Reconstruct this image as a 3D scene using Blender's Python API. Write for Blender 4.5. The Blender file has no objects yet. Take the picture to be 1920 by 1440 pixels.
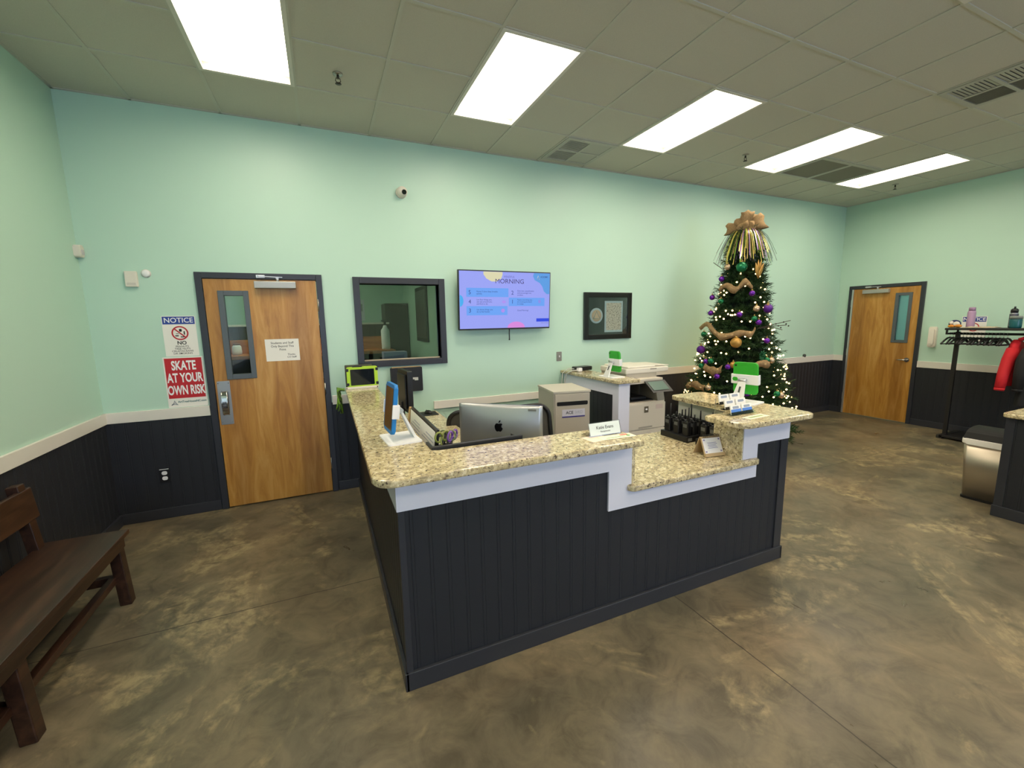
import bpy, bmesh, math, random
from mathutils import Vector, Matrix
random.seed(7)
PI = math.pi
C = bpy.context.scene.collection
sc = bpy.context.scene

# ---------------------------------------------------------------- camera
cam = bpy.data.cameras.new('camera'); cam_o = bpy.data.objects.new('camera', cam); C.objects.link(cam_o)
YAW, PITCH, ROLL = 0.4149, -0.1479, -0.0182
_f = Vector((math.sin(YAW)*math.cos(PITCH), math.cos(YAW)*math.cos(PITCH), math.sin(PITCH)))
_r = Vector((math.cos(YAW), -math.sin(YAW), 0)); _u = _r.cross(_f)
_R = math.cos(ROLL)*_r + math.sin(ROLL)*_u; _U = -math.sin(ROLL)*_r + math.cos(ROLL)*_u
cam_o.matrix_world = Matrix(((_R.x,_U.x,-_f.x,0),(_R.y,_U.y,-_f.y,0),(_R.z,_U.z,-_f.z,1.7152),(0,0,0,1)))
cam.sensor_fit = 'HORIZONTAL'; cam.sensor_width = 36.0; cam.lens = 36.0*796.93/1920; cam.clip_start = 0.05
sc.camera = cam_o

# ---------------------------------------------------------------- world, daylight, exposure
LAMP = 12.4           # radiance of the troffer lenses
w = bpy.data.worlds.new('world'); sc.world = w; w.use_nodes = True
w.node_tree.nodes['Background'].inputs[0].default_value = (0.62, 0.76, 1.0, 1)
w.node_tree.nodes['Background'].inputs[1].default_value = 0.8
for wx, ww, we in ((-.35, 2.2, 105), (5.1, 3.0, 115)):                    # outside the two street windows, facing in (+y)
    dl = bpy.data.lights.new('window_daylight', 'AREA'); dl.shape = 'RECTANGLE'; dl.size = ww; dl.size_y = 2.0
    dl.energy = we; dl.color = (0.56, 0.68, 1.0)
    dlo = bpy.data.objects.new('window_daylight', dl); C.objects.link(dlo)
    dlo.location = (wx, -3.80, 1.75); dlo.rotation_euler = (PI/2, 0, 0)
sc.view_settings.view_transform = 'Standard'
try: sc.view_settings.look = 'None'
except Exception: pass
sc.view_settings.gamma = 1.0; sc.view_settings.use_curve_mapping = False
sc.view_settings.exposure = 0.0

# ---------------------------------------------------------------- helpers
def lin(c):
    return tuple((x/255/12.92 if x/255 <= .04045 else ((x/255+.055)/1.055)**2.4) for x in c)
MATS = {}
def mat(name, rgb, rough=.5, metal=0.0, spec=.5, emit=0.0, alpha=1.0, trans=0.0, coat=0.0):
    if name in MATS: return MATS[name]
    m = bpy.data.materials.new(name); m.use_nodes = True; MATS[name] = m
    b = m.node_tree.nodes['Principled BSDF']; c = lin(rgb)+(1,)
    b.inputs['Base Color'].default_value = c; b.inputs['Roughness'].default_value = rough
    b.inputs['Metallic'].default_value = metal; b.inputs['Specular IOR Level'].default_value = spec
    if emit: b.inputs['Emission Color'].default_value = c; b.inputs['Emission Strength'].default_value = emit
    if alpha < 1: b.inputs['Alpha'].default_value = alpha
    if trans: b.inputs['Transmission Weight'].default_value = trans
    if coat: b.inputs['Coat Weight'].default_value = coat; b.inputs['Coat Roughness'].default_value = .08
    return m
def nd(m, t, **kw):
    n = m.node_tree.nodes.new(t)
    for k, v in kw.items():
        if k.startswith('i_'):
            n.inputs[int(k[2:])].default_value = v
        else: setattr(n, k, v)
    return n
def lk(m, a, b): m.node_tree.links.new(a, b)
def ramp(m, stops, interp='LINEAR'):
    r = nd(m, 'ShaderNodeValToRGB'); e = r.color_ramp; e.interpolation = interp
    while len(e.elements) < len(stops): e.elements.new(0.5)
    for el, (p, c) in zip(e.elements, stops): el.position = p; el.color = lin(c)+(1,)
    return r
def bsdf(m): return m.node_tree.nodes['Principled BSDF']
def coords(m, scale=(1,1,1), rot=(0,0,0)):
    t = nd(m, 'ShaderNodeTexCoord'); mp = nd(m, 'ShaderNodeMapping')
    mp.inputs['Scale'].default_value = scale; mp.inputs['Rotation'].default_value = rot
    lk(m, t.outputs['Object'], mp.inputs['Vector']); return mp.outputs['Vector']
def noise(m, vec, scale, detail=4, rough=.55, dist=0):
    n = nd(m, 'ShaderNodeTexNoise'); n.inputs['Scale'].default_value = scale; n.inputs['Detail'].default_value = detail
    n.inputs['Roughness'].default_value = rough; n.inputs['Distortion'].default_value = dist
    lk(m, vec, n.inputs['Vector']); return n
def mixc(m, fac, a, b, mode='MIX'):
    x = nd(m, 'ShaderNodeMix', data_type='RGBA', blend_type=mode)
    for s, v in ((0, fac), (6, a), (7, b)):
        if hasattr(v, 'links'): lk(m, v, x.inputs[s])
        else: x.inputs[s].default_value = v if s == 0 else lin(v)+(1,)
    return x.outputs[2]
def bump(m, h, strength=.2, dist=.01):
    b = nd(m, 'ShaderNodeBump'); b.inputs['Strength'].default_value = strength; b.inputs['Distance'].default_value = dist
    lk(m, h, b.inputs['Height']); lk(m, b.outputs[0], bsdf(m).inputs['Normal'])

class G:
    """collects shapes and links them as ONE mesh object"""
    def __init__(s): s.bm = bmesh.new()
    def _merge(s, tmp, mi=0):
        """copies a small bmesh into this one and returns the new vertices"""
        mp = {v: s.bm.verts.new(v.co) for v in tmp.verts}
        for f in tmp.faces:
            nf = s.bm.faces.new([mp[v] for v in f.verts]); nf.material_index = mi; nf.smooth = f.smooth
        vs = list(mp.values()); tmp.free(); return vs
    def box(s, x0, y0, z0, x1, y1, z1, bev=0, mi=0, seg=2):
        bm = bmesh.new()
        P = [(x0,y0,z0),(x1,y0,z0),(x1,y1,z0),(x0,y1,z0),(x0,y0,z1),(x1,y0,z1),(x1,y1,z1),(x0,y1,z1)]
        v = [bm.verts.new(p) for p in P]
        fs = [bm.faces.new([v[i] for i in q]) for q in ((3,2,1,0),(4,5,6,7),(0,1,5,4),(1,2,6,5),(2,3,7,6),(3,0,4,7))]
        if bev: bmesh.ops.bevel(bm, geom=bm.edges[:], offset=bev, segments=seg, affect='EDGES', profile=.5)
        return s._merge(bm, mi)
    def cyl(s, p0, p1, r0, r1=None, n=16, mi=0, cap=True):
        r1 = r0 if r1 is None else r1
        p0, p1 = Vector(p0), Vector(p1); d = (p1-p0)
        z = d.normalized(); a = Vector((1,0,0)) if abs(z.x) < .9 else Vector((0,1,0))
        x = z.cross(a).normalized(); y = z.cross(x); R = []
        for p, r in ((p0,r0),(p1,r1)):
            R.append([s.bm.verts.new(p+(x*math.cos(2*PI*i/n)+y*math.sin(2*PI*i/n))*r) for i in range(n)])
        fs = [s.bm.faces.new((R[0][i],R[0][(i+1)%n],R[1][(i+1)%n],R[1][i])) for i in range(n)]
        for f in fs: f.smooth = n > 6
        if cap: fs.append(s.bm.faces.new(R[0][::-1])); fs.append(s.bm.faces.new(R[1]))
        for f in fs: f.material_index = mi
        return R[0]+R[1]
    def tube(s, pts, r, n=8, mi=0):
        pts = [Vector(p) for p in pts]; rings = []; x = None
        for i, p in enumerate(pts):
            t = (pts[min(i+1,len(pts)-1)]-pts[max(i-1,0)]).normalized()
            if x is None:
                a = Vector((0,0,1)) if abs(t.z) < .9 else Vector((1,0,0)); x = t.cross(a).normalized()
            else: x = (x-t*x.dot(t)).normalized()
            y = t.cross(x); rr = r[i] if isinstance(r, (list,tuple)) else r
            rings.append([s.bm.verts.new(p+(x*math.cos(2*PI*k/n)+y*math.sin(2*PI*k/n))*rr) for k in range(n)])
        for a, b in zip(rings, rings[1:]):
            for k in range(n):
                f = s.bm.faces.new((a[k],a[(k+1)%n],b[(k+1)%n],b[k])); f.smooth = True; f.material_index = mi
        for q in (rings[0][::-1], rings[-1]):
            f = s.bm.faces.new(q); f.material_index = mi
    def lathe(s, prof, n=24, c=(0,0,0), mi=0):
        c = Vector(c); rings = []
        for r, z in prof:
            if r < 1e-6: rings.append([s.bm.verts.new(c+Vector((0,0,z)))])
            else: rings.append([s.bm.verts.new(c+Vector((r*math.cos(2*PI*k/n), r*math.sin(2*PI*k/n), z))) for k in range(n)])
        for a, b in zip(rings, rings[1:]):
            for k in range(n):
                k2 = (k+1) % n
                if len(a) == 1 and len(b) == 1: continue
                q = (a[0], b[k2], b[k]) if len(a) == 1 else ((a[k], a[k2], b[0]) if len(b) == 1 else (a[k],a[k2],b[k2],b[k]))
                f = s.bm.faces.new(q); f.smooth = True; f.material_index = mi
        return [v for r in rings for v in r]
    def prism(s, poly, a0, a1, ax='z', bev=0, mi=0):
        """poly of 2-d points extruded along axis ax"""
        bm = bmesh.new()
        def P(u, v, t): return (u,v,t) if ax == 'z' else ((u,t,v) if ax == 'y' else (t,u,v))
        A = [bm.verts.new(P(u,v,a0)) for u, v in poly]; B = [bm.verts.new(P(u,v,a1)) for u, v in poly]
        n = len(poly)
        for i in range(n): bm.faces.new((A[i],A[(i+1)%n],B[(i+1)%n],B[i]))
        f1 = bm.faces.new(A[::-1]); f2 = bm.faces.new(B)
        if bev: bmesh.ops.bevel(bm, geom=list(f1.edges)+list(f2.edges), offset=bev, segments=2, affect='EDGES', profile=.5)
        return s._merge(bm, mi)
    def rrect(s, x0, y0, x1, y1, r, a0, a1, ax='z', bev=0, mi=0, n=5):
        return s.prism(rr_poly(x0,y0,x1,y1,r,n), a0, a1, ax, bev, mi)
    def quad(s, *pts, mi=0):
        f = s.bm.faces.new([s.bm.verts.new(p) for p in pts]); f.material_index = mi; return f
    def strip(s, left, right, mi=0, smooth=True):
        L = [s.bm.verts.new(p) for p in left]; R = [s.bm.verts.new(p) for p in right]
        for i in range(len(L)-1):
            f = s.bm.faces.new((L[i],R[i],R[i+1],L[i+1])); f.smooth = smooth; f.material_index = mi
    def ball(s, c, r, sub=2, mi=0, sc3=(1,1,1)):
        bm = bmesh.new(); bmesh.ops.create_icosphere(bm, subdivisions=sub, radius=1)
        for v in bm.verts: v.co = Vector(c)+Vector((v.co.x*r*sc3[0], v.co.y*r*sc3[1], v.co.z*r*sc3[2]))
        for f in bm.faces: f.smooth = True
        return s._merge(bm, mi)
    def xf(s, verts, M):
        for v in verts: v.co = M @ v.co
    def out(s, name, m, parent=None, recalc=True):
        if recalc: bmesh.ops.recalc_face_normals(s.bm, faces=s.bm.faces[:])
        me = bpy.data.meshes.new(name); s.bm.to_mesh(me); s.bm.free()
        for x in (m if isinstance(m, (list,tuple)) else [m]): me.materials.append(x)
        o = bpy.data.objects.new(name, me); C.objects.link(o)
        if parent is not None: o.parent = parent
        return o
def rr_poly(x0, y0, x1, y1, r, n=5):
    p = []
    for cx, cy, a0 in ((x1-r,y1-r,0),(x0+r,y1-r,PI/2),(x0+r,y0+r,PI),(x1-r,y0+r,1.5*PI)):
        for i in range(n+1):
            a = a0+PI/2*i/n; p.append((cx+r*math.cos(a), cy+r*math.sin(a)))
    return p
def round_poly(pts, radii, n=6):
    out = []; N = len(pts)
    for i, p in enumerate(pts):
        r = radii[i]; p = Vector(p)
        if r <= 0: out.append(tuple(p)); continue
        a = (Vector(pts[i-1])-p).normalized(); b = (Vector(pts[(i+1)%N])-p).normalized()
        for k in range(n+1):
            t = k/n; q = (1-t)**2*(p+a*r)+2*t*(1-t)*(p+(a+b)*r*.12)+t*t*(p+b*r); out.append(tuple(q))
    return out
def thing(name, label, cat, loc=(0,0,0), rz=0, group=None, rot=None):
    o = bpy.data.objects.new(name, None); C.objects.link(o); o.empty_display_size = .1
    o.location = loc; o.rotation_euler = rot if rot else (0,0,rz)
    return tag(o, label, cat, group)
def tag(o, label, cat, group=None):
    o['label'] = label; o['category'] = cat
    if group: o['group'] = group
    return o
def struct(o): o['kind'] = 'structure'; return o
def lab(o, s): o['label'] = s; return o
def place(o, loc, rz=0): o.location = loc; o.rotation_euler = (0,0,rz); return o
def dup(o, loc=None, rz=None, label=None):
    r = o.copy(); C.objects.link(r)
    for ch in list(o.children):
        c = ch.copy(); C.objects.link(c); c.parent = r
        for g in list(ch.children):
            d = g.copy(); C.objects.link(d); d.parent = c
    if loc is not None: r.location = loc
    if rz is not None: r.rotation_euler = (0,0,rz)
    if label: r['label'] = label
    return r
def text(body, size, m, parent, at, right=(1,0,0), up=(0,0,1), align='CENTER', bold=0.0, sx=1.0, space=1.0, name='lettering'):
    cu = bpy.data.curves.new(name, 'FONT'); cu.body = body; cu.size = size; cu.align_x = align; cu.align_y = 'CENTER'
    cu.offset = bold*size; cu.space_line = space; cu.resolution_u = 3
    t = bpy.data.objects.new(name, cu); C.objects.link(t)
    bpy.context.view_layer.update()
    me = bpy.data.meshes.new_from_object(t.evaluated_get(bpy.context.evaluated_depsgraph_get()))
    bpy.data.objects.remove(t); bpy.data.curves.remove(cu)
    r = Vector(right).normalized(); u = Vector(up).normalized(); n = r.cross(u)
    me.transform(Matrix(((r.x*sx,u.x,n.x,at[0]),(r.y*sx,u.y,n.y,at[1]),(r.z*sx,u.z,n.z,at[2]),(0,0,0,1))))
    me.materials.clear(); me.materials.append(m); me.name = name
    o = bpy.data.objects.new(name, me); C.objects.link(o)
    if parent is not None: o.parent = parent
    return o

# ---------------------------------------------------------------- materials
def wall_paint():
    m = mat('mint_wall_paint', (187,219,201), rough=.42, spec=.35)
    v = coords(m); n = noise(m, v, 160, 2); bump(m, n.outputs[0], .05, .002); return m
PAINT = wall_paint()
NAVY = mat('charcoal_navy_paint', (41,43,48), rough=.45, spec=.3)
NAVY2 = mat('charcoal_trim_paint', (49,51,57), rough=.35, spec=.4)
WHITE = mat('white_trim_paint', (226,222,212), rough=.4)
CWHITE = mat('white_counter_paint', (222,222,234), rough=.35)
def ceiling_mat():
    m = mat('ceiling_tile', (196,194,182), rough=.9, spec=.1)
    v = coords(m); n = noise(m, v, 220, 3, .7)
    lk(m, mixc(m, n.outputs[0], (184,181,168), (208,204,190)), bsdf(m).inputs['Base Color']); bump(m, n.outputs[0], .25, .003); return m
TILE = ceiling_mat()
GRID = mat('ceiling_grid_metal', (192,190,176), rough=.55)
def concrete():
    m = mat('stained_concrete', (110,100,80), rough=.4, spec=.35)
    v = coords(m)
    big = noise(m, v, .55, 5, .55, .5); mid = noise(m, v, 1.7, 7, .62, 1.1); fine = noise(m, v, 14, 6, .65, .4); blot = noise(m, v, 1.05, 9, .66, 1.6)
    base = ramp(m, [(.30,(82,77,65)),(.46,(106,98,81)),(.58,(128,117,93)),(.74,(147,132,103))]); lk(m, mid.outputs[0], base.inputs[0])
    tint = ramp(m, [(.36,(90,88,74)),(.52,(121,110,90)),(.68,(146,121,91))]); lk(m, big.outputs[0], tint.inputs[0])
    c = mixc(m, .5, base.outputs[0], tint.outputs[0])
    mot = noise(m, v, 5.5, 9, .68, .9); mr = ramp(m, [(.36,(196,196,194)),(.5,(232,231,228)),(.64,(255,254,250))]); lk(m, mot.outputs[0], mr.inputs[0])
    c = mixc(m, .9, c, mr.outputs[0], 'MULTIPLY')
    pm = ramp(m, [(.515,(0,0,0)),(.60,(255,255,255))]); lk(m, blot.outputs[0], pm.inputs[0])
    ff = ramp(m, [(.40,(0,0,0)),(.62,(255,255,255))]); lk(m, fine.outputs[0], ff.inputs[0])
    mul = nd(m, 'ShaderNodeMath', operation='MULTIPLY'); lk(m, pm.outputs[0], mul.inputs[0]); lk(m, ff.outputs[0], mul.inputs[1])
    mu2 = nd(m, 'ShaderNodeMath', operation='MULTIPLY'); lk(m, mul.outputs[0], mu2.inputs[0]); mu2.inputs[1].default_value = .62
    c = mixc(m, mu2.outputs[0], c, (172,155,116))
    # saw-cut joints: one line across the room, one along it, both wandering a little
    sep = nd(m, 'ShaderNodeSeparateXYZ'); lk(m, v, sep.inputs[0])
    wob = noise(m, v, 2.2, 3)
    def line(axis, at, width):
        a = nd(m, 'ShaderNodeMath', operation='ADD'); lk(m, sep.outputs[axis], a.inputs[0])
        wm = nd(m, 'ShaderNodeMath', operation='MULTIPLY_ADD'); lk(m, wob.outputs[0], wm.inputs[0]); wm.inputs[1].default_value = .03; wm.inputs[2].default_value = -at-.015
        lk(m, wm.outputs[0], a.inputs[1])
        b = nd(m, 'ShaderNodeMath', operation='ABSOLUTE'); lk(m, a.outputs[0], b.inputs[0])
        l = nd(m, 'ShaderNodeMath', operation='LESS_THAN'); lk(m, b.outputs[0], l.inputs[0]); l.inputs[1].default_value = width
        return l.outputs[0]
    mx = nd(m, 'ShaderNodeMath', operation='MAXIMUM'); lk(m, line(1, 2.83, .0035), mx.inputs[0]); lk(m, line(0, 1.88, .0035), mx.inputs[1])
    mj = nd(m, 'ShaderNodeMath', operation='MULTIPLY'); lk(m, mx.outputs[0], mj.inputs[0]); mj.inputs[1].default_value = .75
    c = mixc(m, mj.outputs[0], c, (36,33,28))
    lk(m, c, bsdf(m).inputs['Base Color'])
    rr = ramp(m, [(.3,(142,142,142)),(.7,(178,178,178))]); lk(m, mid.outputs[0], rr.inputs[0]); lk(m, rr.outputs[0], bsdf(m).inputs['Roughness'])
    bump(m, fine.outputs[0], .06, .004); return m
CONC = concrete()
def granite():
    m = mat('speckled_granite', (200,186,150), rough=.13, spec=.5)
    v = coords(m)
    a = noise(m, v, 42, 5, .62, .6); b = noise(m, v, 85, 4, .6, .5); d = noise(m, v, 62, 3, .55, .3)
    base = ramp(m, [(.36,(150,138,114)),(.46,(184,169,130)),(.55,(208,194,154)),(.66,(228,219,188))]); lk(m, a.outputs[0], base.inputs[0])
    k1 = ramp(m, [(.60,(0,0,0)),(.66,(255,255,255))]); lk(m, b.outputs[0], k1.inputs[0])
    k2 = ramp(m, [(.60,(0,0,0)),(.645,(255,255,255))]); lk(m, d.outputs[0], k2.inputs[0])
    c = mixc(m, k1.outputs[0], base.outputs[0], (134,112,88)); c = mixc(m, k2.outputs[0], c, (84,72,62))
    lk(m, c, bsdf(m).inputs['Base Color']); return m
GRAN = granite()
def wood(name, stops, sc3, rough=.4, dist=1.2, scale=3.0, bands=None):
    m = mat(name, stops[1][1], rough=rough)
    v = coords(m, sc3); n = noise(m, v, scale, 6, .6, dist); r = ramp(m, stops); lk(m, n.outputs[0], r.inputs[0]); c = r.outputs[0]
    if bands:
        v2 = coords(m, bands); n2 = noise(m, v2, 1.0, 1, .4); r2 = ramp(m, [(.42,(196,170,134)),(.52,(255,246,226))], 'CONSTANT' if 0 else 'LINEAR')
        lk(m, n2.outputs[0], r2.inputs[0]); c = mixc(m, .55, c, r2.outputs[0], 'MULTIPLY')
    lk(m, c, bsdf(m).inputs['Base Color']); return m
DOORW = wood('birch_door_veneer', [(.30,(160,110,44)),(.5,(184,136,62)),(.7,(202,158,88))], (5,5,.55), .38, 1.6, 2.2, (3.2,3.2,.08))
BENCHW = wood('dark_stained_wood', [(.3,(32,19,13)),(.5,(52,33,23)),(.72,(74,49,34))], (6,.7,6), .36, 1.0, 3.0)
DESKW = wood('orange_wood', [(.3,(150,84,38)),(.55,(186,112,54)),(.75,(206,138,76))], (.8,6,6), .35, .8, 3)
PANELW = wood('dark_brown_panelling', [(.3,(40,28,20)),(.55,(62,44,32)),(.75,(78,58,42))], (6,6,.6), .5, .8, 3)
BLACK = mat('black_plastic', (20,20,21), rough=.42)
BLACKM = mat('black_matte', (26,26,27), rough=.7)
DGREY = mat('dark_grey_plastic', (62,62,62), rough=.5)
SCREEN = mat('dark_glass_screen', (22,28,34), rough=.08, spec=.6)
STEEL = mat('brushed_steel', (176,172,162), rough=.32, metal=1)
CHROME = mat('chrome', (205,205,205), rough=.12, metal=1)
ALU = mat('silver_aluminium', (198,200,200), rough=.34, metal=.75)
ALUP = mat('aluminium_paint', (172,172,164), rough=.38, metal=.35)
PLAST = mat('off_white_plastic', (224,218,204), rough=.45)
PLAST2 = mat('warm_grey_plastic', (186,178,162), rough=.45)
BINP = mat('grey_cabinet_laminate', (178,172,158), rough=.5)
PAPER = mat('white_paper', (238,236,228), rough=.8, spec=.2)
PURE = mat('bright_white', (240,240,240), rough=.4)
INK = mat('black_ink', (40,40,42), rough=.7, spec=.2)
GREYINK = mat('grey_ink', (120,122,126), rough=.7, spec=.2)
RED = mat('sign_red', (190,24,34), rough=.45)
BLUE = mat('sign_blue', (38,66,150), rough=.45)
LIME = mat('lime_rubber', (176,214,52), rough=.5)
GREENC = mat('green_case', (48,172,44), rough=.5)
BLUEC = mat('blue_case', (20,122,196), rough=.45)
BURLAP = mat('burlap_ribbon', (170,140,98), rough=.8)

def pane_mat(name, tint=(225,240,235), alpha=.16, rough=.02):
    m = bpy.data.materials.new(name); m.use_nodes = True; MATS[name] = m
    nt = m.node_tree; b = nt.nodes['Principled BSDF']; out = nt.nodes['Material Output']
    tr = nd(m, 'ShaderNodeBsdfTransparent'); tr.inputs[0].default_value = lin(tint)+(1,)
    gl = nd(m, 'ShaderNodeBsdfGlossy'); gl.inputs['Roughness'].default_value = rough
    fr = nd(m, 'ShaderNodeFresnel'); fr.inputs[0].default_value = 1.5
    ml = nd(m, 'ShaderNodeMath', operation='ADD'); ml.inputs[1].default_value = alpha; lk(m, fr.outputs[0], ml.inputs[0])
    mx = nd(m, 'ShaderNodeMixShader'); lk(m, ml.outputs[0], mx.inputs[0]); lk(m, tr.outputs[0], mx.inputs[1]); lk(m, gl.outputs[0], mx.inputs[2])
    lk(m, mx.outputs[0], out.inputs[0]); return m
GLASS = pane_mat('window_glass', (206,222,216), alpha=.02)
CLEAR = pane_mat('clear_glass', (252,254,254), .0)
ACRYL = pane_mat('clear_acrylic', (252,254,255), .03, .08)

# ---------------------------------------------------------------- room shell
XL, XR, D, H, YF = -1.742, 8.317, 4.618, 3.524, -3.6
RAIL0, RAIL1 = .908, 1.0
g = G(); g.box(XL-.2, YF-.2, -.12, 11.2, D+3.4, 0); struct(g.out('floor', CONC))
# ceiling: slab + grid bars
GX = [.562+.61*k for k in range(-3, 13)]; GY = [3.915-.61*k for k in range(0, 13)]
COLX = [-.658, 1.172, 3.002, 4.832, 6.662]; ROWY = [3.915, 1.475, -.965]
g = G(); xb = [XL-.2]+[x for x in GX if XL < x < XR]+[XR+.2]
for xa, xc in zip(xb, xb[1:]):
    if min(abs(xa-c) for c in COLX) < .01:
        cur = YF-.2
        for y1 in sorted(ROWY): g.box(xa, cur, H, xc, y1-1.22, H+.04); cur = y1
        g.box(xa, cur, H, xc, D+.2, H+.04)
    else: g.box(xa, YF-.2, H, xc, D+.2, H+.04)
for x in GX:
    if XL < x < XR: g.box(x-.012, YF, H-.006, x+.012, D, H, mi=1)
for y in GY:
    for xa, xc in zip(xb, xb[1:]):
        if min(abs(xa-c) for c in COLX) < .01 and any(y1-1.21 < y < y1-.01 for y1 in ROWY): continue
        g.box(max(xa,XL)+.012, y-.012, H-.0055, min(xc,XR)-.012, y+.012, H, mi=1)
g.box(XL, D-.02, H-.006, XR, D, H+.002, mi=1); g.box(XL, YF, H-.006, XL+.02, D, H+.002, mi=1); g.box(XR-.02, YF, H-.006, XR, D, H+.002, mi=1)
struct(g.out('ceiling', [TILE, GRID]))
def wall_y(name, y0, y1, x0, x1, z1, holes, m):
    """wall across x with rectangular holes (hx0,hx1,hz0,hz1)"""
    g = G(); cur = x0
    for hx0, hx1, hz0, hz1 in sorted(holes):
        g.box(cur, y0, 0, hx0, y1, z1)
        if hz0 > 0: g.box(hx0, y0, 0, hx1, y1, hz0)
        g.box(hx0, y0, hz1, hx1, y1, z1); cur = hx1
    g.box(cur, y0, 0, x1, y1, z1); return struct(g.out(name, m))
def wall_x(name, x0, x1, y0, y1, z1, holes, m):
    g = G(); cur = y0
    for hy0, hy1, hz0, hz1 in sorted(holes):
        g.box(x0, cur, 0, x1, hy0, z1)
        if hz0 > 0: g.box(x0, hy0, 0, x1, hy1, hz0)
        g.box(x0, hy0, hz1, x1, hy1, z1); cur = hy1
    g.box(x0, cur, 0, x1, y1, z1); return struct(g.out(name, m))
DX0, DX1, DH = -.933, -.019, 2.134
WX0, WX1, WZ0, WZ1 = .375, 1.185, 1.325, 2.112
RY0, RY1 = 3.477, 4.391
wall_y('wall_back', D, D+.14, XL-.14, XR+.14, H, [(DX0,DX1,0,DH),(WX0,WX1,WZ0,WZ1)], PAINT)
wall_x('wall_left', XL-.14, XL, YF, D, H, [], PAINT)
wall_x('wall_right', XR, XR+.14, YF, D, H, [(RY0,RY1,0,DH)], PAINT)
wall_y('wall_front', YF-.14, YF, XL-.14, XR+.14, H, [(-1.45,.75,.75,2.75),(3.6,6.6,.75,2.75)], PAINT)
def bead_profile(length, pitch=.084):
    xs = [0]; ys = [0]; x = pitch*.5
    while x < length-.02:
        for dx, dy in ((-.003,0),(0,.0020),(.003,0),(.012,0),(.0148,.0016),(.0176,0)):
            xs.append(x+dx); ys.append(dy)
        x += pitch
    return xs+[length], ys+[0]
def beads(g, p0, direction, normal, length, z0, z1, mi=0):
    """beadboard face with real V grooves; normal points into the room"""
    xs, ys = bead_profile(length); d = Vector(direction); n = Vector(normal); p0 = Vector(p0)
    lo = [p0+d*x-n*y+Vector((0,0,z0)) for x, y in zip(xs, ys)]; hi = [p0+d*x-n*y+Vector((0,0,z1)) for x, y in zip(xs, ys)]
    g.strip(lo, hi, mi=mi, smooth=False)
tn = [0]
def trim(g, m, recalc=True):
    tn[0] += 1; return struct(g.out('trim_%d' % tn[0], m, recalc=recalc))
# wainscot (beadboard) + chair rails + baseboards
def wains_back(x0, x1):
    g = G(); beads(g, (x0,D-.014,0), (1,0,0), (0,-1,0), x1-x0, 0, RAIL0+.02); g.box(x0, D-.008, 0, x1, D, RAIL0+.02); trim(g, NAVY, False)
wains_back(XL, -.99); wains_back(.032, .252); wains_back(2.9, XR)
g = G(); beads(g, (XL+.006,YF,0), (0,1,0), (1,0,0), D-YF, 0, RAIL0+.02); g.box(XL, YF, 0, XL+.001, D, RAIL0+.02); trim(g, NAVY, False)
g = G(); beads(g, (XR-.014,YF,0), (0,1,0), (-1,0,0), RY0-.055-YF, 0, RAIL0+.02); beads(g, (XR-.014,RY1+.055,0), (0,1,0), (-1,0,0), D-RY1-.055, 0, RAIL0+.02)
g.box(XR-.008, YF, 0, XR, RY0-.055, RAIL0+.02); g.box(XR-.008, RY1+.055, 0, XR, D, RAIL0+.02); trim(g, NAVY, False)
g = G(); g.box(XL, D-.022, RAIL0, -.99, D, RAIL1, .003); g.box(.042, D-.022, RAIL0, .36, D, RAIL1, .003); trim(g, WHITE)
g = G(); g.box(1.075, D-.022, .757, 2.45, D, .845, .003); trim(g, WHITE)
g = G(); g.box(2.95, D-.022, RAIL0+.012, XR, D, RAIL1+.018, .003); trim(g, WHITE)
g = G(); g.box(XL, YF, RAIL0, XL+.022, D, RAIL1, .003); trim(g, WHITE)
g = G(); g.box(XR-.022, YF, RAIL0-.012, XR, RY0-.055, RAIL1-.006, .003); g.box(XR-.022, RY1+.055, RAIL0+.01, XR, D, RAIL1+.016, .003); trim(g, WHITE)
g = G(); g.box(XL, D-.024, 0, -.99, D, .095, .004); g.box(.042, D-.024, 0, .24, D, .095, .004); g.box(2.9, D-.024, 0, XR, D, .095, .004); struct(g.out('baseboard_back', NAVY2))
g = G(); g.box(XL, YF, 0, XL+.024, D, .095, .004); struct(g.out('baseboard_left', NAVY2))
g = G(); g.box(XR-.024, YF, 0, XR, RY0-.055, .095, .004); g.box(XR-.024, RY1+.055, 0, XR, D, .095, .004); struct(g.out('baseboard_right', NAVY2))
# street window behind the camera (daylight, reflections)
for wi, (a, b, xs) in enumerate(((-1.45, .75, (-.38,)), (3.6, 6.6, (4.57, 5.57)))):
    wf = thing('window_%d' % (wi+2), '', ''); del wf['label']; del wf['category']; struct(wf)
    g = G()
    for x in (a, *xs, b-.06): g.box(x, YF-.12, .75, x+.06, YF-.02, 2.75)
    cols = [a, *xs, b-.06]
    for x, x2 in zip(cols, cols[1:]):
        for z in (.75, 1.35, 2.69): g.box(x+.06, YF-.12, z, x2, YF-.02, z+.06)
    g.out('window_frame', NAVY2, wf)
    g = G(); g.box(a+.02, YF-.075, .78, b-.02, YF-.068, 2.72); g.out('pane', CLEAR, wf)

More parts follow.
